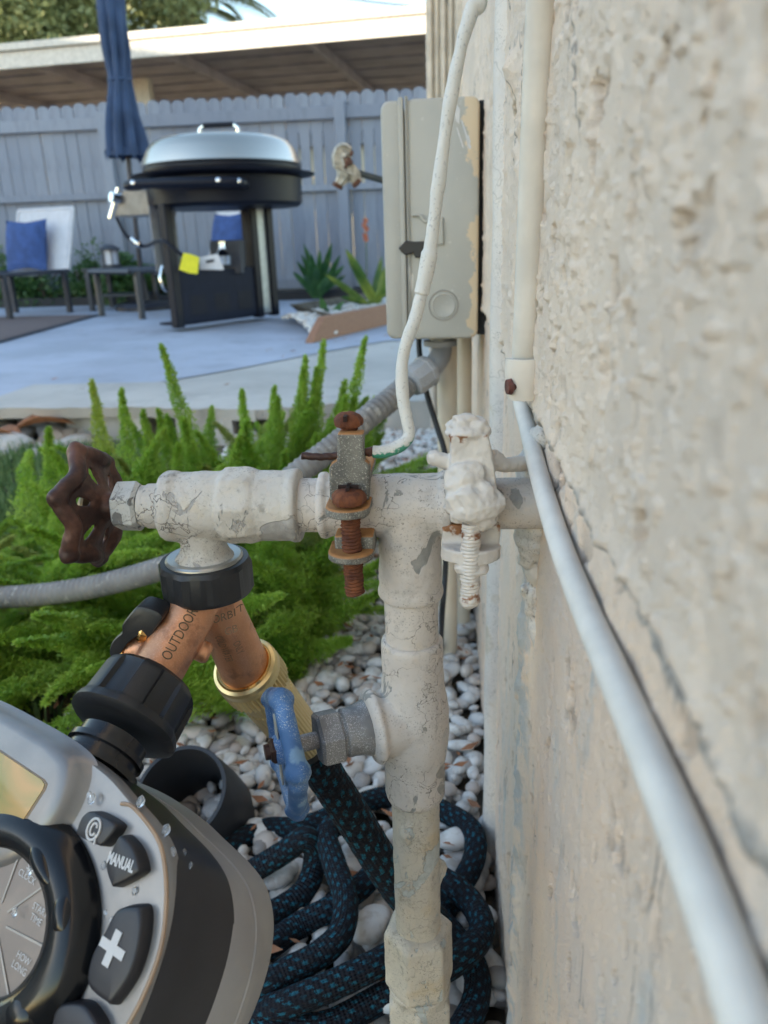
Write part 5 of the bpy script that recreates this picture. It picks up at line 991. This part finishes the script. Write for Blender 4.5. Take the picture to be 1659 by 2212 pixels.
lc = [(v.x, v.y) for v in lq[1:]] + [(lq[5].x + ld.x * 44, lq[5].y + ld.y * 44), (lq[1].x + ld.x * 44, lq[1].y + ld.y * 44)]; lcx = sum(p[0] for p in lc) / len(lc); lcy = sum(p[1] for p in lc) / len(lc)
def prismz(g, pts, z0, z1): g.loft([[Vector((x, y, z0)) for x, y in pts], [Vector((x, y, z1)) for x, y in pts]]); return g
g = G(); prismz(g, [((lcx + (x - lcx) * 1.06) * mm, (lcy + (y - lcy) * 1.07) * mm) for x, y in lc], 6.0 * mm, 6.9 * mm); fr_ = g.build('screen_frame', simple('frame_dark', (.22, .17, .12), .4), tm, bevel=.0006)
t = NT('lcd_glass'); gn = t.noise(22, 3, .5, None, 1.5); M_lcd = t.set(t.mix(t.ramp(gn, .38, .62), (.24, .21, .05), (.50, .27, .08)), .22, .0, Coat_Weight=.3)  # orange and green reflection painted into the screen colour
g = G(); prismz(g, [(x * mm, y * mm) for x, y in lc], 6.7 * mm, 7.2 * mm); g.build('screen', M_lcd, tm)
# buttons
def button(pts, name, h=4.8, kk=4, lb=None):
    L_ = [loc(*cpt(x, y), .0036) for x, y in pts]; ring = crom([Vector((p.x, p.y, 0)) for p in L_], kk, True); c_ = sum(ring, Vector()) / len(ring); g = G(); z_ = lambda q: Vector((0, 0, q * mm))
    g.loft([[c_ + (p - c_) * k + z_(z) for p in ring] for k, z in ((1.10, -1), (1.09, .6), (1.04, h - .9), (.98, h - .25), (.90, h), (.3, h - .1))]); o = g.build(name, M_tb, tm, smooth=50); return o, c_
b1, c1_ = button([(440, 1150), (490, 1128), (590, 1180), (600, 1215), (540, 1290), (505, 1290), (415, 1245), (412, 1215)], 'button')
b2, c2_ = button([(620, 1262), (650, 1262), (700, 1320), (725, 1400), (715, 1440), (605, 1500), (585, 1490), (562, 1415), (575, 1360)], 'button')
b3, c3_ = button([(610, 1640), (690, 1618), (735, 1640), (730, 1780), (680, 1950), (590, 2085), (560, 2085), (470, 2000), (490, 1860), (555, 1740)], 'button')
b4, c4_ = button([(310, 2130), (420, 2110), (480, 2160), (520, 2260), (480, 2420), (330, 2440), (280, 2300)], 'button')
M_wt = simple('white_print', (.52, .52, .53), .5, var=.05); ht = 4.95 * mm
def flat(px_, py_, z, rot=0.0):
    c, s = math.cos(rot), math.sin(rot); return lambda x, y: Vector((px_ + x * c - y * s, py_ + x * s + y * c, z))
k_ = loc(*cpt(632, 1385), .0042); text('MANUAL', 4.7 * mm, M_wt, b2, flat(k_.x, k_.y, ht, .12), 'lettering', 0, .58, .00022)
k_ = loc(*cpt(590, 1822), .0042); g = G(); g.box((k_.x, k_.y, ht), (10.2 * mm, 2.8 * mm, .3 * mm)); g.box((k_.x, k_.y, ht), (2.8 * mm, 10.2 * mm, .32 * mm)); g.build('plus_mark', M_wt, b3, smooth=0)
k_ = loc(*cpt(495, 1215), .0042); g = G(); g.tube([Vector((k_.x + math.cos(a) * 2.6 * mm, k_.y + math.sin(a) * 3.3 * mm, ht)) for a in np.linspace(0, 2 * PI, 33)], .45 * mm, 6); g.tube([Vector((k_.x + math.cos(a) * 1.2 * mm, k_.y + math.sin(a) * 1.9 * mm, ht)) for a in np.linspace(.4, 2 * PI - .4, 25)], .40 * mm, 6); g.tube([(k_.x + 1.8 * mm, k_.y - 1 * mm, ht), (k_.x + 2.8 * mm, k_.y - 3.8 * mm, ht)], .4 * mm, 6); g.build('icon', M_wt, b1)
# dial: wet black ring knob round a printed disc
DC = loc(-14, 1990, .006); DC.z = 0; RD = (loc(*cpt(508, 1430), .006) - loc(-14, 1990, .006)).length / 1.20
g = G(); g.rev([(0, RD * 1.13), (2 * mm, RD * 1.12), (4 * mm, RD * 1.08), (6 * mm, RD * 1.04), (8 * mm, RD * .98), (9.2 * mm, RD * .88), (9.0 * mm, RD * .78), (7.5 * mm, RD * .69), (5 * mm, RD * .66), (3 * mm, RD * .65)], DC, (0, 0, 1), 96, cap=False,
      fn=lambda t_, th, r: r * (1 + (.012 * math.sin(th * 3 + .6)) * (t_ > 5 * mm)), ref=(1, 0, 0)); g.v = [(x, DC.y + (y - DC.y) * .86, z) for x, y, z in g.v]; g.build('dial_ring', M_gloss, tm, smooth=60)
t = NT('dial_disc'); M_disc = t.set(t.mix(t.ramp(t.noise(70, 4), .35, .65), (.26, .215, .185), (.215, .18, .16)), .4, .25)
g = G(); g.rev([(2 * mm, RD * .67), (4.2 * mm, RD * .665), (4.4 * mm, .0002)], DC, (0, 0, 1), 64, cap=False); g.v = [(x, DC.y + (y - DC.y) * .86, z) for x, y, z in g.v]; disc = g.build('dial_disc', M_disc, tm)
for k in range(8):
    a = .12 + k * PI / 4; g = G(); g.box((0, 0, 0), (RD * .54, .7 * mm, .25 * mm)); g.v = [tuple(DC + Matrix.Rotation(a, 3, 'Z') @ (Vector(v) + Vector((RD * .42, 0, 4.55 * mm)))) for v in g.v]; g.build('dial_line', simple('worn_line', (.36, .33, .30), .5) if k == 0 else bpy.data.materials['worn_line'], disc, smooth=0)
for k, s_ in enumerate(('SET\nCLOCK', 'START\nTIME', 'HOW\nLONG', 'HOW\nOFTEN', 'AUTO', 'OFF')):
    a = 1.30 - k * PI / 4; r_ = RD * .50; text(s_, 3.0 * mm, M_wt, disc, flat(DC.x + math.cos(a) * r_, DC.y + math.sin(a) * r_, 4.6 * mm, 0 if k < 4 else 0), 'lettering', 0, .85)
for (a, r_, s1, s2, z_) in ((-.55, .86, 10.5, 8.5, 14), (.55, .88, 10, 6, 14.5), (1.15, .80, 13, 5, 15), (-1.25, .90, 8, 5, 13.5), (-1.9, .88, 9, 8, 14)):
    g = G(); c_ = DC + Vector((math.cos(a) * RD * r_, math.sin(a) * RD * r_ * .86, (z_ - 9.6) * mm)); b = bmesh.new(); bmesh.ops.create_icosphere(b, subdivisions=4, radius=1); Rz = Matrix.Rotation(a + PI / 2, 3, 'Z')
    g.add([c_ + Rz @ Vector((q.co.x * s1 * mm * .8, q.co.y * s2 * mm * .8, q.co.z * 5.2 * mm)) for q in b.verts], [tuple(x.index for x in f.verts) for f in b.faces]); b.free(); g.build('dial_lobe', M_gloss, tm, smooth=70)
# water drops
M_drop = NT('water').set((.9, .92, .95), .03, 0.0, Transmission_Weight=.9, IOR=1.33); rd = random.Random(4)
g = G()
for (x, y, s_, z_) in ((470, 1060, 2.6, 2), (455, 1040, 1.8, 2.5), (650, 1640, 2.0, 3.7), (620, 1690, 1.9, 3.7), (570, 1680, 1.5, 3.7), (540, 1640, 1.2, 3.7), (515, 1250, 2.6, 3.6), (660, 1320, .8, 3.6), (720, 1075, 3.0, -.5), (850, 1220, 2.8, -2.5), (880, 1340, 2.8, -2.5), (880, 1480, 2.0, -2.5), (150, 1430, 1.9, 6.8), (75, 1640, 2.2, 6.8), (120, 1300, 1.5, 7), (530, 1400, 1.9, .2), (690, 1530, 1.8, .2), (940, 1340, 2.0, -9), (975, 1400, 1.6, -9)):
    p = loc(*cpt(x, y), z_ * mm); b = bmesh.new(); bmesh.ops.create_icosphere(b, subdivisions=3, radius=1); o_ = Vector((x, y, 0)); g.add([p + Vector((q.co.x * s_ * mm * .52, q.co.y * s_ * mm * .72, q.co.z * s_ * mm * .26)) * (1 + .25 * mnoise.noise(q.co + o_)) for q in b.verts], [tuple(x_.index for x_ in f.verts) for f in b.faces]); b.free()
stuff(g.build('water_drops', M_drop, tm, smooth=80))
# neck and coupling nut (axis = the timer's up)
up = (TI.to_3x3() @ NAX).normalized(); na = TI @ (NKB - NAX * .004)
g = G(); g.rev([(0, .0160), (.006, .0160), (.0065, .0185), (.0095, .0188), (.0100, .0165), (.0135, .0162), (.0140, .0178), (.0165, .0178), (.017, .0155), (.022, .0155)], na, up, 48); g.build('neck', M_gloss if False else simple('neck_black', (.014, .014, .016), .25, var=.1), tm, smooth=30)
n0 = TI @ (NUT - NAX * .0135)
def lobes(t_, th, r):
    if r < .02: return r
    a = math.cos(th * 7 + .8); s = 1 / (1 + math.exp(-(a + .0) * 16)); return r * (.895 + .105 * s) if .0065 < t_ < .0225 else r * (.985 + .015 * s)
g = G(); g.rev([(0, .0175), (.0004, .0238), (.0018, .0258), (.0042, .0256), (.0058, .0247), (.0066, .0245), (.0215, .0238), (.0245, .0228), (.0268, .0205), (.0272, .0140)], n0, up, 140, fn=lobes, ref=(1, 0, 0)); g.build('coupling_nut', M_plas, tm, smooth=35)

# ================= FERN =================
M_fern = leafmat('fern_needle', (.25, .45, .045), (.44, .62, .11), 14, .45, .45); M_fern2 = leafmat('fern_needle_young', (.38, .50, .07), (.46, .56, .12), 9, .4, .45)
M_fern3 = leafmat('fern_needle_pale', (.30, .40, .07), (.40, .46, .14), 9, .5, .45)
def plume(seed, bend, n=4000, L=.38, rmax=.029):
    r = np.random.default_rng(seed); t = r.uniform(.04, 1, n) ** .85; ph = r.uniform(0, 2 * PI, n)
    nodes = 70; tn = np.round(t * nodes) / nodes; t = tn + r.normal(0, .0035, n); br = r.integers(0, 7, n); ph = br * 2 * PI / 7 + tn * 37 + r.normal(0, .22, n)
    rad = rmax * np.minimum(1, (1.03 - t) / .62) ** .95 * np.minimum(1, .35 + t * 2.2) * (.85 + .25 * np.sin(tn * 61 + br)) 
    u = r.uniform(.08, 1, n) ** .75; ang = bend * t; cx = L * (1 - np.cos(ang)) / max(bend, 1e-3); cz = L * np.sin(ang) / max(bend, 1e-3)
    T = np.stack([np.sin(ang), 0 * t, np.cos(ang)], 1); N = np.stack([np.cos(ang), 0 * t, -np.sin(ang)], 1); B = np.tile([0, 1., 0], (n, 1))
    D = N * np.cos(ph)[:, None] + B * np.sin(ph)[:, None]; p = np.stack([cx, 0 * t, cz], 1) + D * (rad * u)[:, None] + T * (rad * u * .75)[:, None]
    d = D * .5 + T * .7 + r.normal(0, .55, (n, 3)); d /= np.linalg.norm(d, axis=1)[:, None]; ln = (.0105 * r.uniform(.6, 1.3, n) * (1.1 - .5 * t))[:, None]
    sd_ = np.cross(d, r.normal(size=(n, 3))); sd_ /= np.linalg.norm(sd_, axis=1)[:, None]; w_ = .00125
    P = np.stack([p, p + d * ln * .5 + sd_ * w_, p + d * ln, p + d * ln * .5 - sd_ * w_], 1).reshape(-1, 3); Fc = np.arange(4 * n).reshape(n, 4)
    st = []; sf = []; K = 16
    for i in range(K + 1):
        tt = i / K; a = bend * tt; c = np.array([L * (1 - math.cos(a)) / max(bend, 1e-3), 0, L * math.sin(a) / max(bend, 1e-3)])
        for k in range(4): st.append(c + .0014 * (1 - .7 * tt) * np.array([math.cos(k * PI / 2), math.sin(k * PI / 2), 0]))
    for i in range(K):
        for k in range(4): sf.append((i * 4 + k, i * 4 + (k + 1) % 4, i * 4 + 4 + (k + 1) % 4, i * 4 + 4 + k))
    return fast_mesh('frond', np.concatenate([P, np.array(st)]), np.concatenate([Fc, np.array(sf) + 4 * n]), M_fern)
PL = [plume(i, b) for i, b in enumerate((.08, .3, .55, .8, 1.15, 1.5))]; PLy = PL[0].copy(); PLy.materials.clear(); PLy.materials.append(M_fern2)
PLY = []
for m_ in PL: c_m = m_.copy(); c_m.materials.clear(); c_m.materials.append(M_fern3); PLY.append(c_m)
rf = random.Random(21)
def clump(cx, cy, n, lb, lean=(0, 5), tips=(), rad=.10, az=None, Ls=(.75, 1.1)):
    t = bpy.data.objects.new('foxtail_fern', None); C.objects.link(t); t.location = (cx, cy, 0); tag(t, lb, 'fern', 'bushy foxtail ferns between wall and lawn')
    def put(me, p, M3, s):
        tp = Vector(p) + M3 @ Vector((me.vertices[-1].co.x, me.vertices[-1].co.y, me.vertices[-1].co.z * s))
        if (tp.xy - Vector((-.27, .62))).length < .13: return
        o = bpy.data.objects.new('frond', me); C.objects.link(o); o.parent = t; o.matrix_basis = Matrix.Translation(Vector(p) - t.location) @ M3.to_4x4() @ Matrix.Diagonal((1, 1, s, 1))
    for i in range(n):
        a = rf.uniform(0, 2 * PI) if az is None else rf.uniform(*az); r0 = rad * rf.random() ** .5; k = rf.randint(*lean); tilt = rf.uniform(0, .45)
        yl_ = rf.random() < .16
        p = (cx + math.cos(a) * r0, cy + math.sin(a) * r0, rf.uniform(-.01, .01)); M3 = Matrix.Rotation(a + rf.uniform(-.4, .4), 3, 'Z') @ Matrix.Rotation(tilt, 3, 'Y'); put(PLY[k] if yl_ else PL[k], p, M3, rf.uniform(*Ls))
    for (u, v, Y_, bx_, by_, yg) in tips:
        tip = at(u, v, Y=Y_); b = Vector((bx_, by_, 0)); d = tip - b; q = Vector((0, 0, 1)).rotation_difference(d.normalized()).to_matrix(); k = 0
        put(PLy if yg else PL[k], b, q @ Matrix.Rotation(rf.uniform(0, 6), 3, 'Z'), d.length / .38)
    return t
clump(-.44, 1.34, 36, 'foxtail fern with the tallest plumes, behind the tap body', (0, 4), rad=.13, Ls=(.55, .85), tips=[(343, 745, 1.42, -.40, 1.30, 0), (183, 824, 1.35, -.58, 1.26, 1), (251, 845, 1.32, -.55, 1.25, 0), (290, 893, 1.28, -.47, 1.22, 0), (112, 925, 1.20, -.68, 1.15, 0), (508, 935, 1.2, -.42, 1.2, 0), (400, 960, 1.2, -.47, 1.15, 0)])
clump(-.27, 1.40, 34, 'foxtail fern with upright plumes below the timber board', (0, 4), rad=.11, Ls=(.5, .8), az=(-2.9, .6) if False else None, tips=[(690, 735, 1.52, -.29, 1.38, 0), (778, 733, 1.55, -.24, 1.36, 0), (640, 790, 1.45, -.30, 1.36, 0), (580, 838, 1.45, -.34, 1.35, 0), (528, 848, 1.45, -.36, 1.32, 0), (610, 860, 1.4, -.33, 1.32, 0), (700, 800, 1.48, -.28, 1.37, 0), (735, 820, 1.45, -.26, 1.35, 0), (665, 770, 1.5, -.30, 1.38, 0), (760, 860, 1.4, -.25, 1.33, 0)])
clump(-.36, 1.02, 26, 'dense foxtail fern directly below the garden tap', (1, 5), rad=.13, Ls=(.5, .85), tips=[(822, 1195, 1.02, -.30, 1.0, 0), (830, 1300, .95, -.30, .95, 0), (800, 1150, 1.08, -.30, 1.05, 0), (770, 1400, .88, -.30, .95, 0)])
clump(-.62, .98, 30, 'broad foxtail fern behind the brown handwheel', (1, 5), rad=.16, Ls=(.6, .95))
clump(-.50, .88, 24, 'low foxtail fern behind the bronze splitter', (2, 5), rad=.12, az=(-.2, 4.9), Ls=(.5, .75))
clump(-.80, .86, 24, 'foxtail fern at the left edge above the timer', (3, 5), rad=.13, Ls=(.5, .7))
clump(-.66, .72, 20, 'low foxtail fern closest to the timer', (3, 5), rad=.10, az=(.3, 5.4), Ls=(.45, .65))
clump(-.40, .93, 26, 'foxtail fern between the bronze splitter and the white pebbles', (2, 5), rad=.10, Ls=(.5, .75))
clump(-.16, 1.04, 30, 'foxtail fern fanning left between riser pipe and tap', (1, 4), rad=.06, az=(2.0, 4.3), Ls=(.5, .8))
clump(-.20, .84, 26, 'small low foxtail fern just behind the blue handwheel', (3, 5), rad=.05, az=(1.6, 4.2), Ls=(.4, .6))
